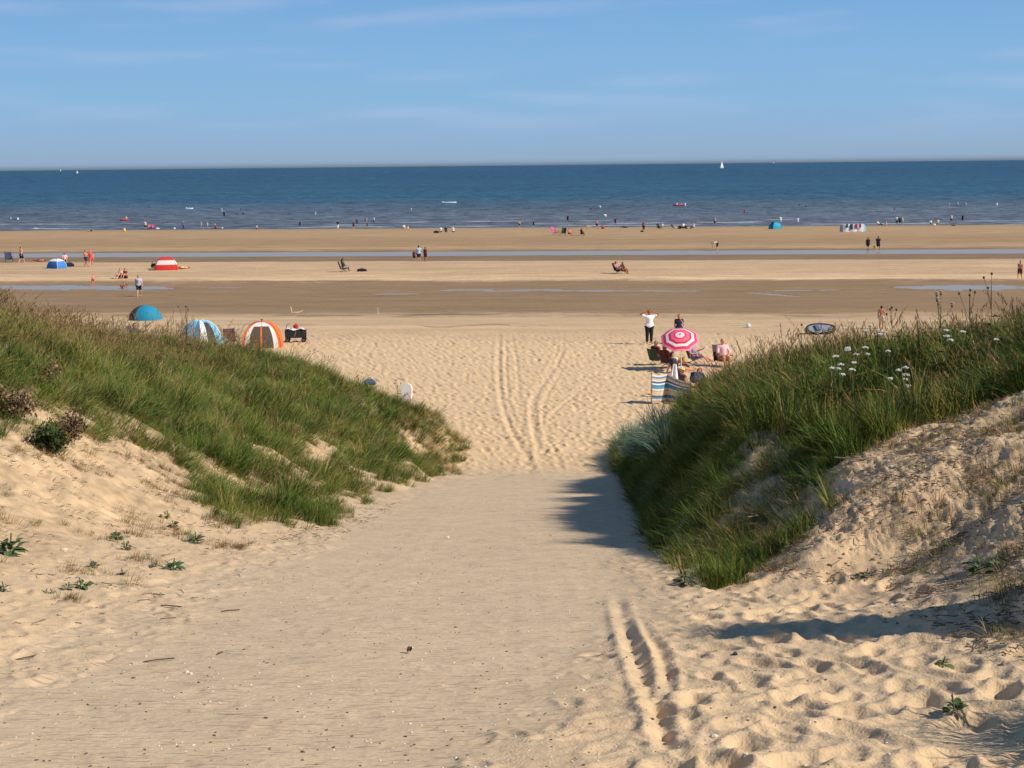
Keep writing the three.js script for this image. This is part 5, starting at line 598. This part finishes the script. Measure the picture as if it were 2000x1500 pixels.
const WL = [ // along the waterline: u, v, colours and posture
  [284, 448, 'person in pale pink top and black shorts beside pink chairs', 0, { skin: PALE, top: '#ecc9cc', legs: 'shorts', legColor: '#18181c', hair: '#c09a8a' }], [358, 448, 'person in slate blue top and black trousers bending slightly at the waterline', 1.2, { pose: 'walk', top: '#5b6180', legs: 'trousers', legColor: '#2a2e44', hair: '#b9bcc8' }], [393, 446, 'slim child in grey standing at the waterline beside a red lounger', .4, { top: '#8f93a4', legs: 'shorts', legColor: '#80849a', skin: PALE, h: 1.45 }], [405, 447, 'slim child in cream standing at the waterline beside a red lounger', -.5, { top: '#d6cfc6', legs: 'shorts', legColor: '#c9b9a8', skin: PALE, h: 1.5 }],
  [421, 447, 'person in red with a white hat lounging at the waterline', .9, { pose: 'lounge', top: '#8e2e38', legs: 'shorts', legColor: '#8e2e38', hat: { c: '#f4f4f4', brim: true }, skin: SKIN, fat: 1.2 }], [499, 447, 'person in white and pink crouching alone at the waterline', 1.6, { pose: 'forward', top: '#e9c9d6', legs: 'shorts', legColor: '#6a2c34', hair: '#f0eef0', fat: 1.1 }], [660, 447, 'person in black top and white trousers with raised arms at the waterline', 0, { pose: 'out', top: '#2b2c34', legs: 'trousers', legColor: '#eceef2', hair: '#7a5a48', h: 1.7 }], [691, 447, 'person in dark swimsuit standing beside the white trousers', 0, { skin: PALE, dress: '#3a3a4c', hair: '#5a3a30', h: 1.55 }],
  [789, 447, 'pale person sitting at the waterline in white top', .4, { pose: 'sit', skin: '#e8bfa0', top: '#f0e2d2', legs: 'trunks', legColor: '#d8b89a', hair: '#4a3428' }], [797, 447, 'pale child sitting beside the pale person in white top', -.4, { pose: 'sit', skin: '#ecc7aa', legs: 'trunks', legColor: '#e6dccc', hair: '#9a7a5a', h: 1.2 }], [1015, 445, 'child in black trunks standing alone at the waterline', 0, { skin: PALE, legs: 'trunks', legColor: '#23232c', hair: '#b8a07a', h: 1.4 }], [1042, 445, 'person in black top with bare legs at the waterline', .3, { skin: SKIN, top: '#1c1c22', sleeve: 0, legs: 'trunks', legColor: '#1c1c22', hair: '#c9a27a', h: 1.5 }],
  [1166, 447, 'person in black bikini with hands on hips behind the tan parasol', 0, { skin: '#c88a72', legs: 'trunks', legColor: '#1a1a1e', hair: '#5a2a22', h: 1.7 }], [1177, 447, 'person in coral sitting behind the tan parasol', .3, { pose: 'sit', skin: '#b06a54', top: '#b0594c', hair: '#4a2a24', legs: 'trunks', legColor: '#5a2c28' }], [1219, 445, 'person in dark red lying at the waterline', 1.5, { pose: 'lie', skin: '#8a5244', top: '#6a2f34', legs: 'trunks', legColor: '#3a2028' }], [1257, 450, 'person in mauve top and black trousers standing over black bags', 0, { top: '#8a5560', legs: 'trousers', legColor: '#1d1d20', hair: '#6a3a34', h: 1.7, fat: 1.1 }],
  [1285, 447, 'person in black sitting in the larger waterline group', .5, { pose: 'chair', top: '#17181f', legs: 'trousers', legColor: '#17181f', hair: '#17120f' }], [1293, 447, 'person in grey and white sitting in the larger waterline group', -.3, { pose: 'chair', top: '#c9c9d2', legs: 'shorts', legColor: '#2a2a30', hair: '#5a5048' }], [1314, 447, 'person in black leaning back in the larger waterline group', 1.2, { pose: 'lounge', top: '#1d1f27', legs: 'trousers', legColor: '#c9c4bc', hair: '#1a1513' }], [1327, 447, 'person in dark green sitting in the larger waterline group', .2, { pose: 'forward', top: '#20252a', legs: 'trousers', legColor: '#1a1d1f', hair: '#2a2422', fat: 1.2 }],
  [1334, 447, 'person in white top and dark green sitting in the larger waterline group', -.2, { pose: 'chair', top: '#f0f0ea', legs: 'trousers', legColor: '#2e3226', hair: '#241c18', fat: 1.3 }], [1340, 447, 'person in brown sitting at the end of the larger waterline group', -.4, { pose: 'forward', top: '#45382c', legs: 'trousers', legColor: '#2e2a20', hair: '#241c18' }], [1354, 447, 'person in white shirt sitting on a dark chair apart from the group', -1.2, { pose: 'chair', top: '#f2f2f4', legs: 'trousers', legColor: '#3a3634', hair: '#26201e' }], [1396, 440, 'two-tone pink and black dressed person at the waterline near the dark group', .2, { skin: '#b8655c', top: '#a48a96', legs: 'shorts', legColor: '#232028', hair: '#b0584c', fat: 1.2 }],
  [1524, 438, 'person in white robe standing behind the turquoise shelter', 0, { top: '#eeeef2', dress: '#eeeef2', hair: '#2a2422', h: 1.75 }], [1558, 438, 'person in white standing alone between shelter and white windbreak', 0, { top: '#f2f3f6', dress: '#f2f3f6', hair: '#e8e0da', h: 1.45 }], [1716, 441, 'person in black and white leaning at the waterline beside the white windbreak', 1.4, { pose: 'lounge', top: '#e2ddd8', legs: 'trousers', legColor: '#26262c', hair: '#e6dcd4', fat: 1.1 }], [1730, 441, 'person in pale pink lying at the waterline beside the white windbreak', 1.5, { pose: 'sit', top: '#edc3c6', legs: 'shorts', legColor: '#d8a4a8', hair: '#b08a78' }],
  [1751, 439, 'person in white top and black shorts standing with two others', .2, { top: '#d5d7dc', legs: 'shorts', legColor: '#1c1c22', skin: SKIN, hair: '#2a201c' }], [1757, 439, 'person in charcoal standing in the middle of three', 0, { top: '#4a4c50', legs: 'shorts', legColor: '#2c2c30', skin: SKIN, hair: '#d6cabc', h: 1.65 }], [1762, 439, 'person in cream standing at the end of three', -.4, { top: '#dcc9b4', sleeve: 0, dress: '#d8c0a8', skin: PALE, hair: '#7a5a48', h: 1.65 }], [1818, 440, 'person in mint green sitting beside the lime green one', .4, { pose: 'chair', top: '#c3d6cc', legs: 'shorts', legColor: '#7a8a70', hair: '#2a2420' }], [1831, 440, 'person in pale lime green sitting at the waterline', -.4, { pose: 'chair', top: '#cfdcae', legs: 'shorts', legColor: '#4d5a38', hair: '#1c201a', h: 1.9 }],
  [70, 448, 'person in white lying on the sand at the waterline', 1.6, { pose: 'lie', skin: '#d89a84', top: '#f0f0f0', legs: 'shorts', legColor: '#f0ece8', hair: '#5a3a30' }], [178, 452, 'brown-skinned person in black trunks lying on the sand at the waterline', -1.6, { pose: 'lie', skin: '#c99a78', legs: 'trunks', legColor: '#26201e', hair: '#3a2c24' }]];
for (const [u, v, l, t, o] of WL) far(u, v, l, t, { skin: SKIN, ...o });
chair('pink beach chair beside the person in pale pink top', onBeach(293, 448), .2, '#c56c8c', '#9a4a6a', 1.35); chair('mauve beach chair at the waterline, farther of the pink pair', onBeach(300, 448), .3, '#b4567c', '#9a4a6a', 1.3); bag('white bag on the sand by the pink chairs', onBeach(308, 448), 0, '#eeeef0', .8, .4); bag('small round white bag alone at the waterline', onBeach(341, 448), 0, '#efe9e2', .5, .42); bag('cream bag at the foot of the red lounging person', onBeach(434, 447), 0, '#efe2d6', .4, .36); bag('black bags at the feet of the person in mauve', onBeach(1254, 453), 0, '#231a1c', .6, .3); bag('dark bag alone on the sand near the lime green person', onBeach(1862, 441), 0, '#2a2a24', .8, .22); bag('white bag between the green dressed sitting pair', onBeach(1825, 441), 0, '#f0ece8', .5, .4);
{ const p = onBeach(243, 453), t = thing('marker_buoy', 'yellow marker buoy on the sand at the waterline', 'buoy', p, 0); mesh('float', new THREE.LatheGeometry([[0, 0], [.2, .02], [.26, .3], [.26, .6], [.14, .75], [0, .78]].map((q) => new THREE.Vector2(...q)), 16), cloth('#ecc95a'), t); mesh('ring', new THREE.TorusGeometry(.06, .02, 6, 12).translate(0, .84, 0), cloth('#8a8a80'), t); }
// bathers
const SEA = [[586, 441, .35, 'person in dark top wading close to the sand, alone', '#1c2430', 1.4], [697, 437, .45, 'person in black wetsuit wading beside two others', '#15171e', 1.7], [715, 434, .5, 'person in grey top and dark shorts wading in the group of three', '#8a8890', 1.75], [717, 443, .3, 'child in black trunks wading in front of the group of three', '#2a2228', 1.3], [730, 434, .5, 'person in white and black wading in the group of three', '#e9f0f6', 1.8], [803, 411, .9, 'person in white top standing deep in the sea, alone', '#eef4f4', 1.8], [616, 419, .9, 'person in white top standing in the sea straight out from the black bag', '#eef0f4', 1.7], [1109, 431, .35, 'person in black top and white shorts wading off the pink chair', '#14161c', 1.6], [1154, 411, .8, 'person in dark brown standing in the sea beside a white splash', '#3a2c34', 1.8], [1183, 424, .5, 'person in loose white top bending in the sea', '#eef4fa', 1.7], [1202, 437, .3, 'person in dark blue wading off the tan parasol', '#3c4258', 1.6], [1454, 416, .7, 'person in red standing in the sea with arms out', '#8e2e38', 1.8], [1858, 432, .35, 'person in white top and black shorts wading, one of a pair', '#b9c0cc', 1.75], [1880, 432, .35, 'person in black and white wading, one of a pair', '#16171d', 1.75], [1853, 402, .9, 'person in pale grey standing deep in the sea beside the white shirt', '#d6dde6', 1.75], [1870, 400, .8, 'person in bright white shirt standing deep in the sea', '#f4f8fc', 1.85], [1947, 402, .8, 'person in white shirt standing alone in the sea off the large tide pool', '#e6ecf2', 1.85], [433, 413, .7, 'person in white top standing among swimmers', '#e6e9ee', 1.85], [438, 422, .6, 'person in black wetsuit standing among swimmers', '#12141c', 1.85], [247, 428, .9, 'person in pink top beside the red kayak', '#d9a7b0', 1.75], [1322, 402, .6, 'person in white top sitting foremost in the red inflatable boat', '#f4eef2', 1.6], [1330, 402, .6, 'person in cream top sitting amid the red inflatable boat', '#ead8dc', 1.6], [1338, 402, .6, 'person in pale blue top sitting last in the red inflatable boat', '#d6e4f2', 1.6]];
for (const [u, v, dep, l, c, h] of SEA) wade(u, v, dep, l, (u * 7 % 10) / 4 - 1.2, { pose: c === '#8e2e38' ? 'out' : c === '#eef4fa' ? 'bend' : 'stand', top: c, legs: 'shorts', legColor: c === '#e9f0f6' || c === '#b9c0cc' ? '#15161c' : c, hair: u % 3 ? '#2a1f1b' : '#8a6a50', h });
for (const [u, v] of [[71, 419], [151, 412], [290, 404], [462, 419], [475, 418], [481, 410], [470, 410], [1562, 401], [1574, 404], [1747, 409]]) wade(u, v, 1.35, 'dark-haired swimmer with only head and shoulders above the water', (u % 7) - 3, { top: '#1a1c24', hair: '#15110f', group: 'swimmers out in the sea', h: 1.8 });
for (const [u, v] of [[21, 428], [35, 429], [1886, 400], [1172, 405]]) wade(u, v, 1.2, 'swimmer in a white cap with head and shoulders above the water', (u % 5) - 2, { top: '#dfe6ee', hair: '#f0f4f8', group: 'white-capped swimmers in the sea', h: 1.8 });

// ================================================================ plants that can be told apart, stones and litter
const onGround = (u, v) => { const p = groundAt(u, v); return new THREE.Vector3(p.x, p.y, -p.d); };
const leafMat = (c) => new THREE.MeshPhysicalMaterial({ color: c, roughness: .7, side: THREE.DoubleSide, specularIntensity: .3 });
const leafG = (() => { const g = grid(4, 6, (u, v) => { const w = Math.sin(v * Math.PI) ** .6 * (1 + .2 * Math.sin(v * 19)) * .62, x = (u - .5) * w; return [x, .12 * Math.abs(u - .5) + .28 * Math.sin(v * 2.2) * .5 - .2 * v * v, v]; }); return g; })();
const leafTones = [rgb(.075, .125, .045), rgb(.095, .145, .06), rgb(.12, .155, .07), rgb(.105, .13, .08)].map(leafMat);
function leafy(label, u, v, size, n, seed, tone = 0, flat = .5) {
  n = Math.round(n * 1.9);
  const r = rng(seed), t = thing('leafy_plant', label, 'plant', onGround(u, v), r() * 6); mesh('stem', curve([[0, -.02, 0], [.02 * size, .25 * size, .01], [.03 * size, .5 * size, .02]], .012 * size + .003, 6), leafTones[(tone + 2) % 4], t);
  for (let i = 0; i < n; i++) { const a = i * 2.4 + r() * .6, h = (i / n) * .34 * size, m = mesh('leaf', leafG, leafTones[(tone + (i % 2)) % 4], t), L = size * mix(.38, .18, i / n) * (.45 + 1.0 * r()); m.scale.set(L * (.7 + .5 * r()), L, L); m.position.set(Math.cos(a) * size * (.02 + .2 * r()), h * .8, Math.sin(a) * size * (.02 + .2 * r())); m.rotation.set(0, 0, 0); m.rotation.order = 'YXZ'; m.rotation.y = Math.PI / 2 - a; m.rotation.x = -mix(-.1, .55, i / n) + (r() - .5) * .7; m.rotation.z = (r() - .5) * .8; }
  return t;
}
[[20, 1082, .42, 16, 'largest broad-leaved plant on the bare bank under the tent dune'], [228, 1052, .2, 12, 'straggling broad-leaved plant on the bare bank with a twin below it'], [246, 1074, .2, 12, 'broad-leaved plant just below its straggling twin on the bare bank'], [325, 1012, .2, 10, 'leafy plant close under the grass edge of the bare bank'], [340, 1032, .22, 12, 'leafy plant below the one close under the grass edge'], [380, 1062, .3, 13, 'dark leafy plant at the foot of the turf on the bare bank'], [338, 1112, .24, 14, 'round leafy plant at the bottom edge of the bare bank'], [158, 1148, .2, 12, 'small leafy plant with a grey stone beside it above the ramp'], [132, 1152, .14, 9, 'small pale leafy plant beside the one with the grey stone'], [242, 1124, .15, 9, 'flat leafy plant above the ramp edge'], [182, 1108, .17, 9, 'dull leafy plant in the middle of the bare bank'], [10, 1155, .18, 9, 'leafy plant low on the bare bank below the largest one'], [88, 1158, .08, 6, 'tiny leafy seedling above the ramp, first of two'], [103, 1158, .08, 6, 'tiny leafy seedling above the ramp, second of two'], [304, 1106, .13, 8, 'thin leafy plant beside the round one']].forEach(([u, v, s, n, l], i) => leafy(l, u, v, s, n, 60 + i, i % 3));
[[1336, 1140, .24, 12, 'bright leafy plant at the ramp corner under the shaded dune'], [1912, 1112, .26, 16, 'dark leafy plant on the rough sand bank above the long shadow'], [1945, 1116, .2, 12, 'spiky leafy plant beside the dark one on the rough sand bank'], [1500, 1058, .2, 10, 'pale grey-green leafy plant on the slope under the shaded dune'], [1690, 1128, .16, 10, 'small leafy plant on the rough sand bank scarp'], [1865, 1388, .16, 12, 'bright leafy plant near the trodden sand'], [1840, 1300, .12, 9, 'small leafy plant beside the long shadow']].forEach(([u, v, s, n, l], i) => leafy(l, u, v, s, n, 90 + i, i % 2 ? 0 : 1));
// white umbel flowers in the grass of the shaded dune
const petal = mat(rgb(.72, .72, .66), { roughness: .8 }), stemMat = leafMat(rgb(.10, .14, .045));
function umbel(label, u, v, d, heads) {
  const tip = atDepth(u, v, d), gy = terrainY(tip.x, d), t = thing('white_flower', label, 'flower', new THREE.Vector3(tip.x, gy, -d)), r = rng(u * 7 + v), top = Math.max(.25, tip.y - gy);
  for (let k = 0; k < heads; k++) { const ox = k ? (r() - .5) * .22 : 0, oz = k ? (r() - .5) * .2 : 0, oy = top - (k ? r() * .14 : 0); mesh('stem', curve([[0, -.03, 0], [ox * .2, oy * .6, oz * .2], [ox, oy, oz]], .005, 8), stemMat, t);
    const parts = []; const R = .026 + .022 * r(); for (let i = 0; i < 26; i++) { const a = i * 2.4, q = Math.sqrt(i / 26) * R, g = new THREE.IcosahedronGeometry(.006 + .005 * r(), 0); g.translate(ox + Math.cos(a) * q, oy + .012 - q * q * 5 + (r() - .5) * .02, oz + Math.sin(a) * q); parts.push(g); } mesh('flower_head', mergeGeometries(parts), petal, t); }
  for (let k = 0; k < 3; k++) { const m = mesh('leaf', leafG, leafTones[1], t); m.scale.setScalar(.12 + .05 * r()); m.position.y = top * (.25 + .2 * k); m.rotation.set(-.3, r() * 6, 0); }
}
[[1655, 684, 22.6, 3, 'tall white umbel flower with three heads nearest the dinghy'], [1690, 682, 22.8, 2, 'white umbel flower with two small heads on the lit crest'], [1642, 716, 21, 4, 'largest cluster of white flower heads over the shaded hollow'], [1668, 713, 21.2, 2, 'white flower pair beside the largest cluster'], [1755, 727, 20.2, 4, 'broad white flower cluster hanging over dark grass'], [1768, 722, 20.3, 1, 'single white flower head beside the broad cluster'], [1726, 652, 23, 3, 'white flowers on the ridge below the child'], [1734, 690, 22, 1, 'single white flower among tall grass stems'], [1848, 650, 22, 3, 'white flowers below the thistle'], [1946, 668, 20.5, 1, 'lone white flower high on the dune'], [1700, 640, 23.6, 2, 'small white flowers at the very crest'], [1880, 652, 21.5, 1, 'white flower head beside the flowers below the thistle'], [1772, 758, 19.6, 1, 'low white flower near the dune edge'], [1632, 700, 21.8, 1, 'single white flower on a thin stem above the hollow']].forEach(([u, v, d, n, l]) => umbel(l, u, v - 3, d - 1.5, n));
function thistle(label, u, v, d, n, dry, fl) {
  const tip = atDepth(u, v, d), gy = terrainY(tip.x, d), t = thing('thistle', label, 'thistle', new THREE.Vector3(tip.x, gy, -d)), r = rng(u + v * 3), top = tip.y - gy, sm = mat(dry ? rgb(.13, .08, .045) : rgb(.12, .13, .06)), bm = mat(dry ? rgb(.11, .065, .04) : rgb(.15, .12, .08)), fm = mat(rgb(.42, .36, .29));
  mesh('stem', curve([[0, -.05, 0], [.01, top * .5, .01], [0, top * .86, 0]], .006, 10), sm, t);
  for (let i = 0; i < n; i++) { const a = i * 2.1 + r(), q = i ? .06 + .13 * r() : 0, y = top - (i ? .22 * r() : 0); mesh('branch', curve([[0, top * (.55 + .2 * r()), 0], [Math.cos(a) * q * .7, y - .12, Math.sin(a) * q * .7], [Math.cos(a) * q, y, Math.sin(a) * q]], .0035, 6), sm, t); const hd = new THREE.LatheGeometry([[0, -.026], [.014, -.015], [.017, 0], [.012, .013], [0, .016]].map((w) => new THREE.Vector2(...w)), 10); hd.translate(Math.cos(a) * q, y, Math.sin(a) * q); mesh('bract', hd, bm, t); if (fl) { const pp = []; for (let k = 0; k < 14; k++) { const b = k * 2.4, g = new THREE.IcosahedronGeometry(.011, 0); g.translate(Math.cos(a) * q + Math.cos(b) * .022 * Math.sqrt(k / 14), y + .03 + .01 * r(), Math.sin(a) * q + Math.sin(b) * .022 * Math.sqrt(k / 14)); pp.push(g); } mesh('seed_fluff', mergeGeometries(pp), fm, t); } }
  for (let k = 0; k < 5; k++) { const m = mesh('leaf', leafG, dry ? bm : leafTones[0], t); m.scale.set(.07, .1, .13); m.position.y = top * (.1 + .1 * k); m.rotation.set(-.5, k * 1.9, 0); }
}
thistle('fluffy pale thistle seed heads on the dune ridge', 1838, 574, 22, 5, false, true); thistle('brown dried thistle on the ridge beside the fluffy one', 1895, 566, 22, 4, true, false); thistle('slender dried stalk on the ridge with bare stem', 1937, 534, 21.6, 3, true, false); thistle('dark branching dried thistle above the child', 1742, 600, 23.4, 4, true, false); thistle('small dark dried plant beside the dinghy', 1566, 634, 27, 4, true, false); thistle('dried brown stalk on the grassy crest before the light blue tent', 362, 598, 35, 4, true, false); thistle('short dried stalk at the dune edge by the white board', 775, 742, 44.6, 5, true, false);
// brown withered shrubs at the edge of the left turf
function shrub(label, u, v, d, w, h, green, seed) {
  const c = atDepth(u, v, d), gy = terrainY(c.x, d), t = thing('shrub', label, 'shrub', new THREE.Vector3(c.x, gy, -d)), r = rng(seed), tw = [], lv = [[], []];
  for (let i = 0; i < 64; i++) { const a = r() * 6.283, q = Math.sqrt(r()) * w / 2, y = h * (.25 + .85 * r() * clamp(.6 + N2(Math.cos(a) * 2 + seed, Math.sin(a) * 2))) ; tw.push(curve([[Math.cos(a) * q * .25, -.03, Math.sin(a) * q * .2], [Math.cos(a) * q * .7, y * .6, Math.sin(a) * q * .6], [Math.cos(a) * q, y, Math.sin(a) * q * .9]], .006, 5)); for (let k = 0; k < 30; k++) { const s = .35 + .75 * r(), L = .014 + .02 * r(), g = new THREE.PlaneGeometry(L, L * 1.5, 1, 2); const p = g.attributes.position; p.setZ(2, .01); p.setZ(3, .01); g.rotateX(r() * 6); g.rotateY(r() * 6); g.translate(Math.cos(a) * q * s + (r() - .5) * .2, y * s + (r() - .5) * .14, Math.sin(a) * q * s + (r() - .5) * .2); lv[r() < .5 ? 0 : 1].push(g); } }
  mesh('twigs', mergeGeometries(tw), mat(rgb(.11, .075, .05)), t); const cs = green ? [[.05, .075, .022], [.035, .05, .02]] : [[.26, .165, .09], [.13, .085, .05]]; lv.forEach((l, i) => { const m = mesh('foliage', mergeGeometries(l), leafMat(rgb(...cs[i])), t); m.userData.kind = 'stuff'; });
}
shrub('withered brown shrub high in the turf of the tent dune', 75, 730, 24, .7, .42, false, 3); shrub('withered brown shrub at the turf edge above the bare bank', 25, 820, 21.2, .6, .38, false, 5); shrub('low brown shrub beside the dark green one', 125, 832, 21.4, .55, .4, false, 7); shrub('dark green shrub hanging at the turf edge above the bare bank', 95, 878, 20.5, .42, .3, true, 9); shrub('withered brown shrub in the turf of the dune crest with flowers', 1985, 750, 18.5, .9, .5, false, 13);
// larger stones and sticks
const stoneG = [1, 2, 3].map((s) => { const g = new THREE.IcosahedronGeometry(1, 2), p = g.attributes.position, n = createNoise3D(rng(s)); for (let i = 0; i < p.count; i++) { const k = 1 + .22 * n(p.getX(i) * .9, p.getY(i) * .9, p.getZ(i) * .9); p.setXYZ(i, p.getX(i) * k, p.getY(i) * k * .62, p.getZ(i) * k * .8); } g.computeVertexNormals(); return g; });
[[125, 1076, .035, 'white stone in the middle of the bare bank'], [30, 900, .045, 'cream stone under the turf edge beside the shrubs'], [153, 1129, .025, 'grey stone beside a small leafy plant'], [342, 992, .022, 'pale stone close under the grass edge'], [365, 1314, .016, 'small white pebble on the ramp beside its twin'], [372, 1317, .016, 'small white pebble on the ramp, lower twin'], [1395, 1440, .018, 'white shell among the footprints beside the tyre tracks'], [874, 1051, .03, 'pale pebble in the middle of the ramp'], [1436, 1279, .02, 'dark pebble in a footprint'], [5, 845, .04, 'white stone beside the withered shrubs']].forEach(([u, v, s, l], i) => { const o = mesh('stone', stoneG[i % 3], mat(/dark/.test(l) ? rgb(.05, .04, .035) : /grey/.test(l) ? rgb(.35, .34, .32) : rgb(.66, .6, .5))); o.position.copy(onGround(u, v)); o.position.y += s * .3; o.scale.setScalar(s); o.rotation.y = i; tag(o, l, 'stone'); });
[[310, 1292, .2, .3, 'thin straight twig lying on the ramp'], [430, 1278, .05, .9, 'short dark bit of wood on the ramp'], [450, 1195, .15, .2, 'curved twig at the left edge of the ramp'], [335, 1186, .2, -.3, 'brown twig between bare bank and ramp'], [40, 1290, .2, .7, 'bent dark twig at the foot of the bare bank'], [1505, 1005, .6, .5, 'long bleached root on the slope under the shaded dune'], [1680, 900, .55, -.6, 'long dead stalk below the turf edge of the flower dune'], [800, 1276, .02, 0, 'dark clod alone on the middle of the ramp']].forEach(([u, v, L, a, l], i) => { const o = mesh('twig', curve([[-L / 2, .004, 0], [-L * .15, .012, .03 * L], [L * .2, .008, -.02 * L], [L / 2, .012, .05 * L]], L > .4 ? .008 : .005, 10), mat(/bleached|dead/.test(l) ? rgb(.36, .28, .2) : rgb(.10, .07, .05))); o.position.copy(onGround(u, v)); o.position.y += .004; o.rotation.y = a; if (/clod/.test(l)) o.scale.set(1.4, 3, 3); tag(o, l, 'twig'); });
{ // countless crumbs: shell bits, dark bits, litter of dead stalks
  const r = rng(515), strew = (name, label, geo, m, n, f) => { const l = []; for (let i = 0; i < n; i++) { const s = f(); if (s) l.push(s); } const im = new THREE.InstancedMesh(geo, m, l.length), e = new THREE.Euler(), c = new THREE.Color(); l.forEach(([x, d, sx, sy, sz, k, g], i) => { e.set((r() - .5) * .5, r() * 6.28, (r() - .5) * .4); _q.setFromEuler(e); _m4.compose(new THREE.Vector3(x, terrainY(x, d) + sy * .35, -d), _q, _s.set(sx, sy, sz)); im.setMatrixAt(i, _m4); im.setColorAt(i, c.setRGB(...k)); }); im.name = numbered(name); im.castShadow = im.receiveShadow = true; im.userData.kind = 'stuff'; im.userData.label = label; im.userData.category = name; scene.add(im); };
  const small = new THREE.IcosahedronGeometry(1, 1), white = mat('#ffffff', { roughness: .8 });
  const onRamp = () => { const d = 6 + 26 * r() ** 1.6, x = mix(-.345 * d - .3, Math.min(.345 * d, rampR(d) + .5), r()); return [x, d]; };
  strew('shell_bits', 'tiny white shell bits scattered over ramp and bank', small, white, 1500, () => { const [x, d] = onRamp(); if (duneRise(x, d) > .8) return null; const s = .0035 + .006 * r() * r(); return [x, d, s * 1.3, s * .6, s, mix3([.74, .68, .58], [.55, .47, .36], r())]; });
  strew('dark_grit', 'tiny dark bits of grit scattered over the ramp', small, white, 1500, () => { const [x, d] = onRamp(); const s = .003 + .006 * r() * r(); return [x, d, s * 1.7, s * .7, s, mix3([.06, .045, .03], [.2, .14, .09], r())]; });
  const twig = mergeGeometries([new THREE.CylinderGeometry(.04, .03, 1, 5, 1).rotateZ(Math.PI / 2), new THREE.CylinderGeometry(.03, .02, .6, 5, 1).rotateZ(Math.PI / 2).rotateY(.5).translate(.3, .02, -.15)]);
  strew('dead_stalks', 'litter of dead stalks on the bare bank under the tent dune', twig, white, 6000, () => { const d = mix(10.5, 27, r()), x = mix(-9, -1.8, r()); if (!seen(x, d, .5) || inPoly(leftTurf, x, d) || x > rampL(d) + .5) return null; if (r() > smooth(-.3, .5, fbm(x * .6 + 3, d * .6, 3)) * (.25 + .75 * smooth(14, 22, d))) return null; const L = .035 + .1 * r() * r(); return [x, d, L, .1, .1, mix3([.10, .07, .045], [.3, .22, .14], r())]; });
  strew('dead_stalks', 'litter of dead stalks on the rough sand bank', twig, white, 16000, () => { const d = mix(8, 20, r()), x = mix(1.9, 6.6, r()); if (!seen(x, d, .5) || duneRise(x, d) < .1 || inPoly(rightTurf, x, d)) return null; if (r() > smooth(-.35, .35, fbm(x * .7 + 13, d * .7, 3))) return null; const L = .03 + .1 * r() * r(); return [x, d, L, .09, .09, mix3([.075, .055, .04], [.24, .18, .12], r())]; });
  strew('clods', 'crumbs of sand and pebbles on the rough sand bank', small, white, 4000, () => { const d = mix(8, 20, r()), x = mix(1.9, 6.6, r()); if (!seen(x, d, .5) || duneRise(x, d) < .08 || inPoly(rightTurf, x, d)) return null; const s = .004 + .014 * r() ** 3; return [x, d, s * 1.5, s * .6, s, r() < .06 ? [.6, .55, .47] : mix3([.30, .205, .115], [.18, .125, .075], r())]; });
}

renderer.render(scene, camera);
